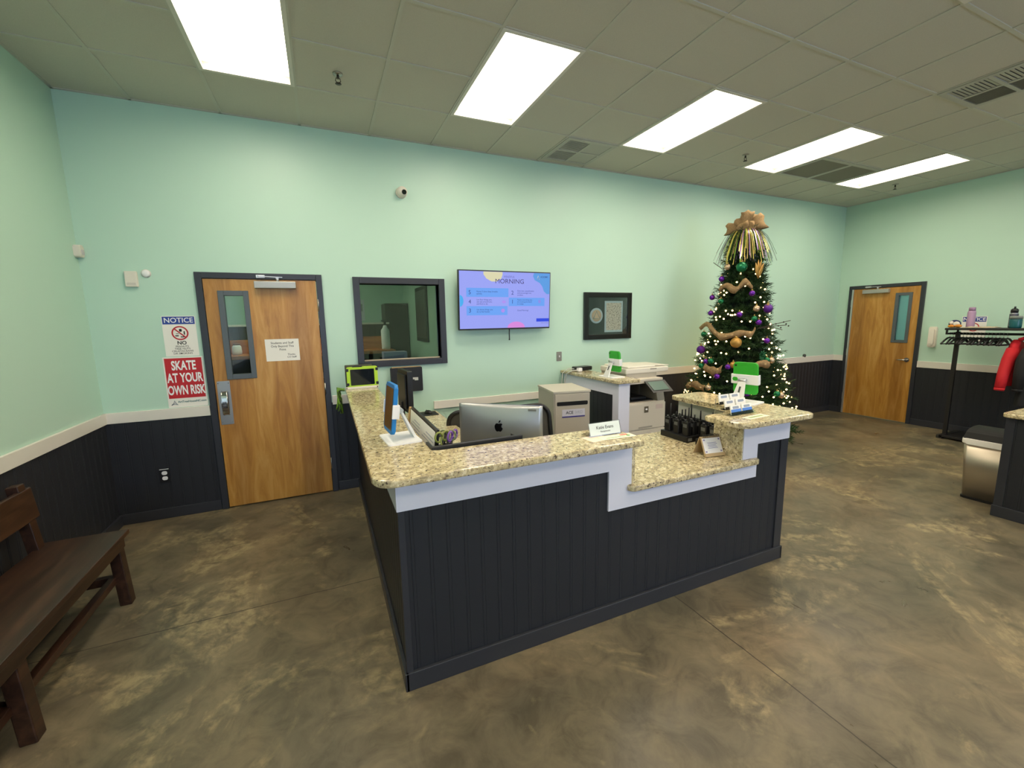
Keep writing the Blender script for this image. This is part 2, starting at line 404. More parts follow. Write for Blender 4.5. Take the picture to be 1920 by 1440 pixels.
# ---------------------------------------------------------------- doors
def door(name, width, hinge_right, rot, loc, lever):
    """local frame: x along the leaf, -y into the room, origin at the left foot of the leaf"""
    o = struct(thing(name, 'x', 'x', loc, rot)); del o['label']; del o['category']
    F = .052
    g = G(); g.box(-F, -.03, 0, 0, .12, DH+F, .003); g.box(width, -.03, 0, width+F, .12, DH+F, .003); g.box(0, -.03, DH, width, .12, DH+F, .003)
    g.out('door_frame', NAVY2, o)
    vx0, vx1 = (.115, .345) if hinge_right else (width-.30, width-.10)
    vz0, vz1 = (1.235, 2.02) if hinge_right else (1.27, 2.03)
    if hinge_right: vx0, vx1 = .112, .335
    g = G()
    g.box(.004, -.018, .012, vx0, .026, DH-.004); g.box(vx1, -.018, .012, width-.004, .026, DH-.004)
    g.box(vx0, -.018, .012, vx1, .026, vz0); g.box(vx0, -.018, vz1, vx1, .026, DH-.004)
    leaf = g.out('door_leaf', DOORW, o)
    g = G(); t = .036
    for a in ((vx0-.008,vz0-.008,vx0+t,vz1+.008),(vx1-t,vz0-.008,vx1+.008,vz1+.008),(vx0+t,vz0-.008,vx1-t,vz0+t),(vx0+t,vz1-t,vx1-t,vz1+.008)):
        g.box(a[0], -.028, a[1], a[2], .034, a[3], .003)
    vf = g.out('vision_frame', mat('grey_window_frame', (84,92,96), rough=.4), o)
    g = G(); g.box(vx0+.03, .0, vz0+.03, vx1-.03, .006, vz1-.03); g.out('pane', GLASS if hinge_right else mat('frosted_blue_glass', (150,205,222), rough=.35, trans=.9), vf)
    # closer
    cx0, cx1 = (.40, .74) if hinge_right else (.17, .53)
    g = G(); g.box(cx0, -.082, DH-.085, cx1, -.018, DH-.022, .006); g.box(cx0+.004, -.084, DH-.083, cx0+.014, -.018, DH-.024); cl = g.out('door_closer', ALUP, o)
    cxm = (cx0+cx1)/2+.02
    g = G(); g.cyl((cxm,-.05,DH-.024), (cxm,-.05,DH+.012), .012); g.box(cxm-.012, -.062, DH+.004, cxm+.012, -.03, DH+.012)
    vs = g.box(-.1, -.009, 0, .1, .009, .007); g.xf(vs, Matrix.Translation((cxm-.055,-.075,DH+.014))@Matrix.Rotation(.35,4,'Z'))
    g.box(cxm-.17, -.062, DH+.006, cxm-.10, -.03, DH+.034, .003); g.out('closer_arm', ALU, cl)
    for z in (.25, 1.02, 1.84):
        hx = width+.004 if hinge_right else -.004
        g = G(); g.cyl((hx,-.026,z), (hx,-.026,z+.115), .0075, n=10); g.out('hinge', STEEL, o)
    if lever:
        g = G(); g.cyl((width-.075,-.018,1.0), (width-.075,-.03,1.0), .034, n=24); g.cyl((width-.075,-.03,1.0), (width-.075,-.07,1.0), .012)
        g.tube([(width-.075,-.066,1.0),(width-.11,-.07,1.0),(width-.19,-.066,.996)], [.011,.010,.008]); g.out('lever_handle', CHROME, o)
        g = G(); g.box(-.002, -.034, .012, .022, -.018, DH-.004); g.out('aluminium_edge_strip', ALU, o)
        g = G(); g.box(.12, -.02, .012, width-.1, -.0185, .014); g.out('door_sweep', ALU, o)
    else:
        g = G(); g.rrect(.018, .81, .118, 1.215, .006, -.0215, -.018, 'y', .001); pp = g.out('push_plate', STEEL, o)
        g = G(); pts = [(.07,-.02,.90),(.07,-.05,.905),(.07,-.066,.94),(.07,-.068,1.01),(.07,-.066,1.08),(.07,-.05,1.115),(.07,-.02,1.12)]
        L = [(p[0]-.022,p[1],p[2]) for p in pts]; R = [(p[0]+.022,p[1],p[2]) for p in pts]; g.strip(L, R)
        g.tube([(.05,-.02,.90),(.05,-.052,.91),(.05,-.068,1.01),(.05,-.052,1.11),(.05,-.02,1.12)], .006); g.tube([(.09,-.02,.90),(.09,-.052,.91),(.09,-.068,1.01),(.09,-.052,1.11),(.09,-.02,1.12)], .006)
        g.out('pull_handle', CHROME, pp)
        g = G()
        for z in (.83, 1.195):
            for x in (.028, .108): g.cyl((x,-.0215,z), (x,-.0235,z), .004, n=8)
        g.out('screw', CHROME, pp)
    return o
door('door_1', .914, True, 0, (DX0, D, 0), False)
door('door_2', .914, False, -PI/2, (XR, RY1, 0), True)

# ---------------------------------------------------------------- office window
wo = struct(thing('window_1', 'x', 'x', (0,D,0))); del wo['label']; del wo['category']
g = G(); a, b = .062, .0
g.box(WX0-a, -.028, WZ0-a, WX0, .14, WZ1+a, .003); g.box(WX1, -.028, WZ0-a, WX1+a, .14, WZ1+a, .003)
g.box(WX0, -.028, WZ1, WX1, .14, WZ1+a, .003); g.box(WX0, -.028, WZ0-a, WX1, .14, WZ0, .003); g.out('window_frame', NAVY2, wo)
g = G(); g.box(WX0, .052, WZ0, WX1, .058, WZ1); g.out('pane', GLASS, wo)
g = G(); g.box(WX0+.006, .03, WZ0, WX1-.006, .05, WZ0+.012); g.out('glazing_bead', mat('pale_bead', (190,176,150), rough=.5), wo)

# ---------------------------------------------------------------- office beyond the window
OY0, OY1, OX0, OX1, OH = D+.14, 7.5, -2.4, 1.30, 2.9
g = G(); g.box(OX0-.1, OY1, 0, OX1+.1, OY1+.1, OH); struct(g.out('wall_office_back', PAINT))
g = G(); g.box(OX1, OY0, 0, OX1+.1, OY1, OH); struct(g.out('wall_office_right', PAINT))
g = G(); g.box(OX0-.1, OY0, 0, OX0, OY1, OH); struct(g.out('wall_office_left', PAINT))
g = G(); g.box(OX0-.1, OY0, OH, OX1+.1, OY1+.1, OH+.1); struct(g.out('ceiling_office', TILE))
t = thing('work_bench', 'high orange wooden work bench with a dark panelled back in the office', 'work bench', (-.6,6.45,0))
g = G(); g.box(-1.6, -.5, 1.31, 1.5, 0, 1.355, .006); g.out('worktop', DESKW, t)
g = G(); g.box(-1.6, -.03, 1.355, 1.5, 0, 1.53, .004); g.out('backboard', DESKW, t)
g = G(); beads(g, (-1.6,-.002,0), (1,0,0), (0,-1,0), 3.1, 1.53, 1.70); g.box(-1.6, 0, 1.355, 1.5, .04, 1.70); g.out('back_panel', PANELW, t, False)
g = G(); g.box(-1.6, -.02, 1.70, 1.5, .05, 1.725, .003); g.out('cap_rail', WHITE, t)
for x in (-1.56, -.05, 1.46):
    g = G(); g.box(x-.04, -.46, 0, x+.04, 0, 1.31); g.out('side_panel', PANELW, t)
g = G(); g.box(-1.56, -.02, 0, 1.46, 0, 1.31); g.out('lower_panel', PANELW, t)
t = thing('small_jar', 'small white jar on the office bench seen through the door window', 'jar', (-.99,6.25,1.355))
g = G(); g.lathe([(0,0),(.05,0),(.055,.03),(.05,.10),(.035,.12),(0,.12)]); g.out('body', PURE, t)
g = G(); g.lathe([(0,.12),(.037,.12),(.037,.14),(0,.14)]); g.out('lid', mat('brown_lid', (120,70,40)), t)
t = thing('card_box', 'small lilac box on the office bench seen through the door window', 'box', (-1.13,6.27,1.355))
g = G(); g.box(-.06, -.05, 0, .06, .05, .15, .004); g.out('body', mat('lilac_card', (176,150,190)), t)
g = G(); g.box(-.062, -.052, .11, .062, .052, .152, .004); g.out('lid', mat('lilac_card_lid', (150,126,170)), t)
t = thing('wall_paper', 'pale sheet hung on the far office wall, seen at the left of the window', 'notice', (.575,OY1,1.93))
g = G(); g.box(-.09, -.006, -.17, .09, -.001, .17); g.out('sheet', mat('pale_sheet', (214,218,226), rough=.6), t)
g = G(); g.box(-.06, -.008, -.02, .06, -.006, .10); g.out('printed_picture', mat('grey_print', (150,156,160), rough=.7), t)
t = thing('tall_cabinet', 'tall dark cabinet in the far office corner behind the window', 'cabinet', (1.10,7.25,0))
g = G(); g.box(-.17, -.22, .05, .19, .22, 2.02, .004); g.out('body', PANELW, t)
g = G(); g.box(-.16, -.235, .10, .18, -.22, 1.98, .003); dd = g.out('door', mat('brown_door', (52,36,26), rough=.5), t)
g = G(); g.tube([(-.13,-.235,1.2),(-.13,-.262,1.22),(-.13,-.262,1.38),(-.13,-.235,1.40)], .007); g.out('handle', STEEL, dd)
t = thing('framed_board', 'dark framed board on the office side wall', 'picture', (OX1,6.0,0))
g = G(); g.box(-.025, -.35, 1.45, 0, .35, 2.2, .004); g.out('frame', BLACKM, t)
g = G(); g.box(-.028, -.3, 1.5, -.025, .3, 2.15); g.out('panel', mat('brown_panel', (58,40,36), rough=.3), t)
t = thing('hand_sanitizer', 'white pump bottle standing on the orange office bench', 'bottle', (.80,6.15,1.355))
g = G(); g.lathe([(0,0),(.055,0),(.058,.02),(.058,.26),(.03,.3),(.022,.33),(0,.33)]); g.out('bottle', PURE, t)
g = G(); g.lathe([(0,.33),(.016,.33),(.016,.38),(0,.38)]); g.box(-.05, -.012, .38, .012, .012, .40, .004); g.out('pump', BLACK, t)
t = thing('storage_box', 'pale purple box with a blue label inside the office window', 'box', (.74,5.02,1.15))
g = G(); g.box(-.13, -.09, 0, .13, .09, .24, .006); g.out('body', mat('pale_purple_card', (168,158,196), rough=.6), t)
g = G(); g.box(-.05, -.0925, .09, .06, -.09, .15); g.out('label_patch', BLUE, t)
tag_o = thing('standing_desk', 'dark desk under the office window', 'desk', (.2,5.2,0))
g = G(); g.box(-1.0, -.3, 1.10, 1.0, .3, 1.15, .004); g.out('desktop', PANELW, tag_o)
for x in (-.95, .95):
    g = G(); g.box(x-.03, -.28, 0, x+.03, .28, 1.10); g.out('side_panel', PANELW, tag_o)
# corridor beyond the right-hand door
g = G(); g.box(10.6, 2.4, 0, 10.7, 5.4, 2.9); struct(g.out('wall_corridor', PAINT))
g = G(); g.box(XR+.14, 2.4, 2.8, 10.7, 5.4, 2.9); struct(g.out('ceiling_corridor', TILE))
for i, (yy) in enumerate((2.4, 5.4)):
    g = G(); g.box(XR+.14, yy-.05, 0, 10.7, yy+.05, 2.9); struct(g.out('wall_corridor_%s' % ('near','far')[i], PAINT))

# ---------------------------------------------------------------- ceiling lights and ceiling fittings
def lens_mat(name, strength):
    m = bpy.data.materials.new(name); m.use_nodes = True; nt = m.node_tree
    b = bsdf(m); b.inputs['Base Color'].default_value = (.85,.83,.78,1); b.inputs['Roughness'].default_value = .3
    t = nd(m, 'ShaderNodeTexCoord'); sp = nd(m, 'ShaderNodeSeparateXYZ'); lk(m, t.outputs['Generated'], sp.inputs[0])
    def edge(o, w):
        a = nd(m, 'ShaderNodeMath', operation='SUBTRACT'); lk(m, o, a.inputs[0]); a.inputs[1].default_value = .5
        b2 = nd(m, 'ShaderNodeMath', operation='ABSOLUTE'); lk(m, a.outputs[0], b2.inputs[0])
        r = nd(m, 'ShaderNodeMapRange'); lk(m, b2.outputs[0], r.inputs[0]); r.inputs[1].default_value = .5; r.inputs[2].default_value = .5-w; r.inputs[3].default_value = .30; r.inputs[4].default_value = 1.0
        r.interpolation_type = 'SMOOTHSTEP'; return r.outputs[0]
    mu = nd(m, 'ShaderNodeMath', operation='MULTIPLY'); lk(m, edge(sp.outputs[0], .24), mu.inputs[0]); lk(m, edge(sp.outputs[1], .10), mu.inputs[1])
    st = nd(m, 'ShaderNodeMath', operation='MULTIPLY'); lk(m, mu.outputs[0], st.inputs[0]); st.inputs[1].default_value = strength
    b.inputs['Emission Color'].default_value = (1.0, .87, .69, 1); lk(m, st.outputs[0], b.inputs['Emission Strength']); return m
LENS = lens_mat('troffer_lens', LAMP*1.35)
def troffer(x, y1, label, z=H, lens=LENS):
    """tile column starting at x, far end at y1"""
    t = thing('ceiling_light', label, 'ceiling light', (x+.305, y1-.61, z), group='ceiling lights')
    g = G()
    RC = .048  # lens recess added to cut the light off near the wall tops
    for a in ((-.303,-.608,-.276,.608),(.276,-.608,.303,.608),(-.276,-.608,.276,-.582),(-.276,.582,.276,.608)): g.box(a[0], a[1], -.010, a[2], a[3], RC)
    g.box(-.303, -.608, RC+.004, .303, .608, RC+.016)
    g.out('frame', mat('white_metal_frame', (214,210,198), rough=.4), t)
    g = G(); g.box(-.275, -.581, RC-.006, .275, .581, RC); g.out('diffuser', lens, t)
    return t
names1 = ['large bright ceiling light above the left door, cut off by the top edge', 'second bright ceiling light from the left, between sprinkler and square vent',
          'bright ceiling light in the middle of the row, left of the square ceiling vent and tree', 'bright ceiling light above the tree, between two grilles and the sprinkler',
          'farthest bright ceiling light, nearest the right wall']
names1[2] = 'bright ceiling light right of the square supply vent, third from the left'
names1[3] = 'bright ceiling light left of the dark return grille, fourth from the left'
for x, n in zip(COLX, names1): troffer(x, ROWY[0], n)
for i, x in enumerate(COLX): troffer(x, 1.475, 'bright ceiling light clipped by the top right edge of the photo' if i == 2 else 'bright ceiling light of the row above the camera, column %s' % ('one','two','','four','five')[i])
for i, x in enumerate(COLX): troffer(x, -.965, 'bright ceiling light near the street window, column %s' % ('one','two','three','four','five')[i])
OLENS = lens_mat('office_fill_lens', LAMP*2.0)
troffer(-.9, 6.6, 'added unseen ceiling light that brightens the office behind the window', OH-.08, OLENS)  # unseen lamp, added to brighten the office view through the window
troffer(9.2, 4.4, 'added unseen ceiling light that brightens the corridor beyond the right door', 2.72, lens_mat('corridor_fill_lens', LAMP*1.6))  # unseen lamp, added so the right door's pane looks lit from behind
VENTM = mat('vent_painted_metal', (176,174,162), rough=.5); VDARK = mat('vent_dark', (70,66,58), rough=.7)
def vent(x, y1, label, darks=()):
    t = thing('ceiling_vent', label, 'vent', (x+.305, y1-.305, H))
    g = G()
    for a in ((-.30,-.30,-.255,.30),(.255,-.30,.30,.30),(-.255,-.30,.255,-.255),(-.255,.255,.255,.30),(-.014,-.255,.014,.255),(-.255,-.014,-.014,.014),(.014,-.014,.255,.014)): g.box(a[0], a[1], -.014, a[2], a[3], -.0005)
    g.out('frame', VENTM, t)
    g = G(); g.box(-.28, -.28, -.003, .28, .28, -.0006); g.out('backing', VDARK if darks else mat('vent_grey', (150,146,132), rough=.7), t)
    for i, (qx, qy) in enumerate(((-1,-1),(1,-1),(-1,1),(1,1))):
        g = G(); flat = (i % 2 == 0)
        for k in range(9):
            p = .03+k*.0265
            vs = g.box(-.118, -.011, -.001, .118, .011, .001)
            M = Matrix.Translation((0,0,-.008))@Matrix.Rotation(.18 if i not in darks else -.75,4,'X')
            if flat: M = Matrix.Translation((qx*.134, qy*p, 0))@M
            else: M = Matrix.Translation((qx*p, qy*.134, 0))@Matrix.Rotation(PI/2,4,'Z')@M
            g.xf(vs, M)
        g.out('louvre', VENTM, t)
    return t
vent(2.392, 4.525, 'square supply vent beside the wall, between second and third ceiling lights')
vent(4.832, 2.085, 'square supply vent at the right edge with dark louvres', (1,3))
t = thing('return_grille', 'dark double return grille between the two farthest ceiling lights', 'vent', (6.05, 3.61, H))
g = G()
for a in ((-.60,-.30,-.555,.30),(.555,-.30,.60,.30),(-.555,-.30,.555,-.25),(-.555,.25,.555,.30),(-.03,-.25,.03,.25)): g.box(a[0], a[1], -.012, a[2], a[3], -.0005)
g.out('frame', VENTM, t)
for s in (-1, 1):
    g = G(); g.box(min(s*.03,s*.555), -.25, -.004, max(s*.03,s*.555), .25, -.0006); gp = g.out('grille_panel', mat('egg_crate_dark', (122,117,104), rough=.7), t)
def sprinkler(x, y, label):
    t = thing('fire_sprinkler', label, 'sprinkler', (x,y,H), group='fire sprinklers')
    g = G(); g.lathe([(0,-.001),(.036,-.001),(.034,-.008),(.014,-.012),(0,-.012)], 20); g.out('escutcheon', STEEL, t)
    g = G(); g.cyl((0,0,-.01), (0,0,-.035), .009); g.tube([(-.012,0,-.03),(-.018,0,-.05),(0,0,-.068)], .003, 6); g.tube([(.012,0,-.03),(.018,0,-.05),(0,0,-.068)], .003, 6); g.out('head', mat('sprinkler_bronze', (70,64,56), rough=.35, metal=.8), t)
    g = G(); g.lathe([(0,-.066),(.02,-.066),(.022,-.07),(0,-.07)], 16); g.out('deflector', mat('sprinkler_bronze', (70,64,56)), t)
sprinkler(.246, 3.618, 'fire sprinkler right of the large left ceiling light')
sprinkler(4.528, 3.61, 'fire sprinkler left of the fourth ceiling light above the tree')
sprinkler(7.562, 3.60, 'fire sprinkler beside the farthest ceiling light')

# ---------------------------------------------------------------- things on the back wall
SL = XL
t = thing('motion_sensor', 'white motion sensor high in the left wall corner', 'sensor', (XL,4.585,2.325), 0)
g = G(); g.rrect(-.03, -.05, .03, .045, .015, 0, .045, 'x', .006); g.out('housing', PLAST, t)
g = G(); g.rrect(-.02, -.03, .02, .01, .008, .045, .05, 'x', .002); g.out('lens', mat('sensor_lens', (200,196,196), rough=.3), t)
t = thing('alarm_sounder', 'white rectangular box on the wall left of the door', 'wall box', (-1.42,D,2.115))
g = G(); g.box(-.042, -.03, -.064, .042, 0, .064, .006); g.out('housing', PLAST, t)
g = G(); g.box(-.03, -.0315, -.05, .03, -.03, -.03, .0005); g.out('speaker_grille', mat('pale_grille', (206,200,188)), t)
t = thing('door_chime_button', 'small round white sensor right of the white wall box', 'sensor', (-1.321,D,2.164), rot=(PI/2,0,0))
g = G(); g.lathe([(0,.022),(.018,.022),(.028,.014),(.031,0),(0,0)], 24); g.out('dome', PURE, t)
g = G(); g.lathe([(0,.004),(.034,.004),(.034,0),(0,0)], 24); g.out('base', PLAST, t)
t = thing('security_camera', 'white turret security camera high on the mint wall', 'camera', (.84,D,3.02))
g = G(); g.cyl((0,-.0005,0), (0,-.022,0), .056, .052, n=28); g.out('mount', PLAST, t)
g = G(); g.ball((.003,-.046,0), .052, 3); ball = g.out('turret', PLAST, t)
g = G(); g.cyl((.013,-.088,-.012), (.016,-.101,-.016), .024, .022, n=24); g.out('lens', mat('lens_black', (12,12,14), rough=.1), ball)
# notice sign
def sign_root(name, label, x0, x1, z0, z1): return thing(name, label, 'sign', (0,D,0))
t = sign_root('allergy_notice_sign', 'white notice sign with blue header and no food symbol left of door', 0,0,0,0)
g = G(); g.rrect(-1.262, 1.458, -1.02, 1.808, .006, -.004, -.0005, 'y'); g.out('board', PAPER, t)
g = G(); g.box(-1.256, -.0052, 1.737, -1.026, -.004, 1.803); g.out('header', BLUE, t)
text('NOTICE', .060, PURE, t, (-1.141,-.006,1.769), bold=.010, sx=.96)
g = G()
for k in range(40):
    a0, a1 = 2*PI*k/40, 2*PI*(k+1)/40; r0, r1 = .050, .061; c = (-1.141, 1.660)
    g.quad((c[0]+r0*math.cos(a0),-.0055,c[1]+r0*math.sin(a0)), (c[0]+r1*math.cos(a0),-.0055,c[1]+r1*math.sin(a0)), (c[0]+r1*math.cos(a1),-.0055,c[1]+r1*math.sin(a1)), (c[0]+r0*math.cos(a1),-.0055,c[1]+r0*math.sin(a1)))
vs = g.box(-.055, -.0006, -.005, .055, .0006, .005); g.xf(vs, Matrix.Translation((-1.141,-.0056,1.660))@Matrix.Rotation(PI/4,4,'Y'))
g.out('prohibition_ring', RED, t)
g = G(); ry = -.0047
g.rrect(-1.146, 1.672, -1.126, 1.696, .006, ry-.0004, ry, 'y'); g.rrect(-1.115, 1.645, -1.106, 1.676, .003, ry-.0004, ry, 'y'); g.rrect(-1.178, 1.632, -1.152, 1.642, .004, ry-.0004, ry, 'y'); g.rrect(-1.172, 1.652, -1.150, 1.657, .002, ry-.0004, ry, 'y')
g.rrect(-1.140, 1.622, -1.114, 1.630, .003, ry-.0004, ry, 'y'); g.out('pictogram', INK, t)
text('NO', .043, INK, t, (-1.136,-.005,1.573), bold=.02)
text('PEANUTS\nTREE NUTS\nCRUSTACEANS\nOR SMOKING', .0215, INK, t, (-1.137,-.005,1.512), bold=.004, space=.95, sx=1.05)
t = sign_root('skate_warning_sign', 'red sign with white capitals saying skate at your own risk', 0,0,0,0)
g = G(); g.rrect(-1.292, 1.004, -1.0, 1.452, .004, -.0045, -.0005, 'y'); g.out('board', PAPER, t)
g = G(); g.box(-1.281, -.0055, 1.085, -1.011, -.0045, 1.441); g.out('red_panel', RED, t)
for s, z, sx_ in (('SKATE', 1.372, .60), ('AT YOUR', 1.263, .58), ('OWN RISK', 1.153, .54)):
    text(s, .112, PURE, t, (-1.146,-.0062,z), bold=.030, sx=sx_*.92)
text('ArtTreeHouseNC.com', .026, mat('teal_ink', (26,108,110), rough=.6), t, (-1.115,-.0055,1.052), bold=.02, sx=.86)
g = G(); g.tube([(-1.27,-.0055,1.026),(-1.25,-.0055,1.045),(-1.246,-.0055,1.066),(-1.238,-.0055,1.045),(-1.222,-.0055,1.026),(-1.247,-.0055,1.036),(-1.27,-.0055,1.026)], .0022, 6); g.out('emblem', mat('navy_ink', (28,52,92), rough=.6), t)
t = thing('paper_notice', 'white printed paper notice taped to the left wooden door', 'notice', (0,D-.018,0))
g = G(); vs = g.box(-.500, -.0014, 1.375, -.215, -.0004, 1.582); g.out('sheet', PAPER, t)
text('Students and Staff\nOnly Beyond This\nPoint', .028, INK, t, (-.357,-.002,1.514), bold=.006, space=1.12, sx=.95)
text('Thanks,\nCO Staff', .022, INK, t, (-.285,-.002,1.422), align='CENTER', bold=.003, space=1.15)
# outlet and switch
t = thing('wall_outlet', 'black wall outlet plate with white sockets, left of the door', 'outlet', (-1.385,D-.014,.40))
g = G(); g.rrect(-.038, -.062, .038, .062, .006, -.007, 0, 'y', .002); g.out('cover_plate', BLACK, t)
for z in (-.024, .024):
    g = G(); g.rrect(-.02, z-.017, .02, z+.017, .014, -.010, -.006, 'y', .001); s = g.out('socket', PURE, t)
g = G(); g.box(-.033, -.010, .056, .033, -.006, .061); g.out('tape_edge', PURE, t)
t = thing('light_switch', 'grey steel switch plate with white toggle, below the framed picture', 'switch', (2.683,D,1.263))
g = G(); g.rrect(-.036, -.058, .036, .058, .004, -.005, 0, 'y', .0015); g.out('cover_plate', mat('grey_steel_plate', (140,136,128), rough=.4, metal=.5), t)
g = G(); g.box(-.006, -.016, -.012, .006, -.004, .012, .002); g.out('toggle', PURE, t)
t = thing('wall_bumper', 'small round dark bumper on the rail right of the tree', 'bumper', (7.49,D,1.035), rot=(PI/2,0,0))
g = G(); g.lathe([(0,.03),(.022,.03),(.028,.022),(.028,0),(0,0)], 16); g.out('bumper', mat('dark_bumper', (74,78,72), rough=.6), t)

# television
E1 = 1.0
def em(name, rgb, k=.92):
    m = bpy.data.materials.new(name); m.use_nodes = True; b = bsdf(m); c = lin(rgb)
    b.inputs['Base Color'].default_value = (.01,.01,.01,1); b.inputs['Roughness'].default_value = .35; b.inputs['Specular IOR Level'].default_value = .2
    b.inputs['Emission Color'].default_value = c+(1,); b.inputs['Emission Strength'].default_value = k; return m
TVW, TVH = 1.128, .645
t = thing('television', 'wall mounted television showing a purple morning slide', 'television', (1.925,D-.125,1.942), rot=(math.radians(3.0),0,math.radians(1.0)))
g = G(); g.box(-TVW/2, -.012, -TVH/2, TVW/2, .03, TVH/2, .004); g.box(-.3, .03, -.2, .3, .055, .2, .008); g.out('cabinet', BLACK, t)
g = G(); g.box(-.16, .055, -.12, .16, .105, .12); g.out('wall_bracket', BLACKM, t)
sw, sh = TVW/2-.010, TVH/2-.012
g = G(); g.box(-sw, -.0135, -sh+.004, sw, -.012, sh); scn = g.out('screen', em('screen_lavender', (157,166,250)), t)
def spoly(name, m, pts, y=-.0142):
    g = G(); g.quad(*[(x*sw, y, z*sh) for x, z in pts]); return g.out(name, m, scn)
def circ(cx, cz, rx, rz, a0=0, a1=2*PI, n=28): return [(cx+rx*math.cos(a0+(a1-a0)*i/n), cz+rz*math.sin(a0+(a1-a0)*i/n)) for i in range(n+1)]
SB = em('screen_blue', (108,166,250)); 
spoly('yellow_blob', em('screen_yellow', (226,220,178)), [(-.50,.995),(-.50,.90),(-.44,.76),(-.33,.66),(-.22,.66),(-.12,.76),(-.09,.90),(-.09,.995)])
spoly('blue_corner', em('screen_sky', (92,160,232)), [(.62,.995),(.60,.88),(.64,.74),(.76,.64),(.82,.52),(.86,.34),(.93,.24),(.995,.24),(.995,.995)])
spoly('cyan_blob', em('screen_cyan', (70,176,244)), circ(-.995,-.02,.075,.20,PI/2,-PI/2))
spoly('pink_blob', em('screen_pink', (224,140,226)), circ(.22,-.985,.20,.22,PI,0))
for i, (x0, x1, z0, z1) in enumerate(((-.86,.04,.12,.43),(-.86,.02,-.52,-.20),(.05,.88,-.20,.10))): spoly('blue_band', SB, [(x0,z0),(x1,z0),(x1,z1),(x0,z1)])
spoly('badge', em('screen_navy', (38,70,226)), [(.69,-.78),(.69,-.66),(.995,-.66),(.995,-.78)])
SI = em('screen_ink', (64,52,112)); SI2 = em('screen_soft_ink', (104,104,186)); SI3 = em('screen_navy_ink', (44,64,140))
def st(s, size, x, z, m=SI, align='LEFT', bold=.0, sx=1): return text(s, size, m, scn, (x*sw, -.0150, z*sh), align=align, bold=bold, sx=sx)
st('MORNING', .070, .07, .67, SI, 'CENTER', .0, 1.08); st('MINDFUL', .032, .06, .83, SI2, 'CENTER')
for s, x, z in (('5',-.79,.27),('4',-.79,-.05),('3',-.79,-.36),('2',.13,.27),('1',.13,-.05)): st(s, .062, x, z, SI3, 'CENTER')
for s, x, z in (('Name 5 slow deep breaths\nquietly.',-.65,.27),('List four things you\ncan see around you\nand find to do.',-.65,-.05),('List three things you\ndo to feel better.',-.65,-.36),('Give two compliments\nand encourage one\nanother.',.24,.27),('Name one thing you\nare looking forward\nto today.',.24,-.05),('Good Morning!',.24,-.36)):
    st(s, .023, x, z, SI3, 'LEFT', .0)
st('ACADEMY', .026, .775, .86, SI3, 'LEFT', .01, .80); st('www.morning.org', .016, .80, -.83, SI2, 'LEFT')
g = G(); g.tube([(.69*sw,-.015,.76*sh),(.72*sw,-.015,.9*sh),(.75*sw,-.015,.76*sh)], .003, 5); g.out('logo_mark', PURE, scn)
spoly('pink_icon', em('screen_rose', (196,140,240)), circ(-.08,-.36,.04,.07)); spoly('pink_ring', em('screen_rose2', (176,148,246)), circ(-.06,-.05,.045,.05)); spoly('purple_icon', em('screen_rose3', (150,140,236)), circ(.76,-.03,.03,.07))
g = G(); g.tube([(.05,.02,-TVH/2),(.05,.02,-TVH/2-.05),(.052,.02,-TVH/2-.115)], .006); g.ball((.052,.02,-TVH/2-.12), .009, 2); g.out('sensor_cable', BLACK, t)
# framed picture
t = thing('picture_frame', 'black framed medallion and printed document on the mint wall', 'picture', (0,D,0))
fx0, fx1, fz0, fz1 = 3.035, 3.775, 1.455, 2.052; fw = .062
g = G()
for a in ((fx0,fz0,fx0+fw,fz1),(fx1-fw,fz0,fx1,fz1),(fx0+fw,fz0,fx1-fw,fz0+fw),(fx0+fw,fz1-fw,fx1-fw,fz1)): g.box(a[0], -.035, a[1], a[2], -.001, a[3], .004)
g.out('frame', mat('black_gloss_frame', (16,17,16), rough=.25), t)
g = G(); g.box(fx0+.05, -.016, fz0+.05, fx1-.05, -.012, fz1-.05); g.out('mat_board', mat('dark_green_mat', (30,46,44), rough=.7), t)
g = G(); v = g.lathe([(0,0),(.098,0),(.098,.006),(.09,.008),(0,.008)], 40); g.xf(v, Matrix.Translation((3.222,-.016,1.758))@Matrix.Rotation(PI/2,4,'X')); g.out('medallion_rim', mat('pale_blue_mat', (196,214,210), rough=.6), t)
g = G(); v = g.lathe([(0,.008),(.074,.008),(.074,.0095),(0,.0095)], 36); g.xf(v, Matrix.Translation((3.222,-.016,1.758))@Matrix.Rotation(PI/2,4,'X')); md = g.out('medallion', mat('cream_print', (214,196,158), rough=.6), t)
g = G(); g.tube([(3.172,-.0262,1.722),(3.222,-.0262,1.812),(3.272,-.0262,1.722),(3.172,-.0262,1.722)], .004, 6); g.out('emblem', mat('teal_print', (96,140,136)), md)
g = G(); g.box(3.352, -.018, 1.545, 3.638, -.016, 1.945); g.out('document_mount', mat('pale_blue_mat', (196,214,210)), t)
def doc_mat():
    m = mat('printed_document', (206,190,156), rough=.7)
    v = coords(m, (1,1,1.6)); n = noise(m, v, 55, 4, .7); r = ramp(m, [(.40,(112,94,72)),(.46,(216,202,172)),(.6,(240,230,206))]); lk(m, n.outputs[0], r.inputs[0]); lk(m, r.outputs[0], bsdf(m).inputs['Base Color']); return m
g = G(); g.box(3.376, -.0192, 1.57, 3.614, -.018, 1.92); g.out('document', doc_mat(), t)
g = G(); g.box(fx0+.055, -.026, fz0+.055, fx1-.055, -.024, fz1-.055); g.out('glazing', CLEAR, t)

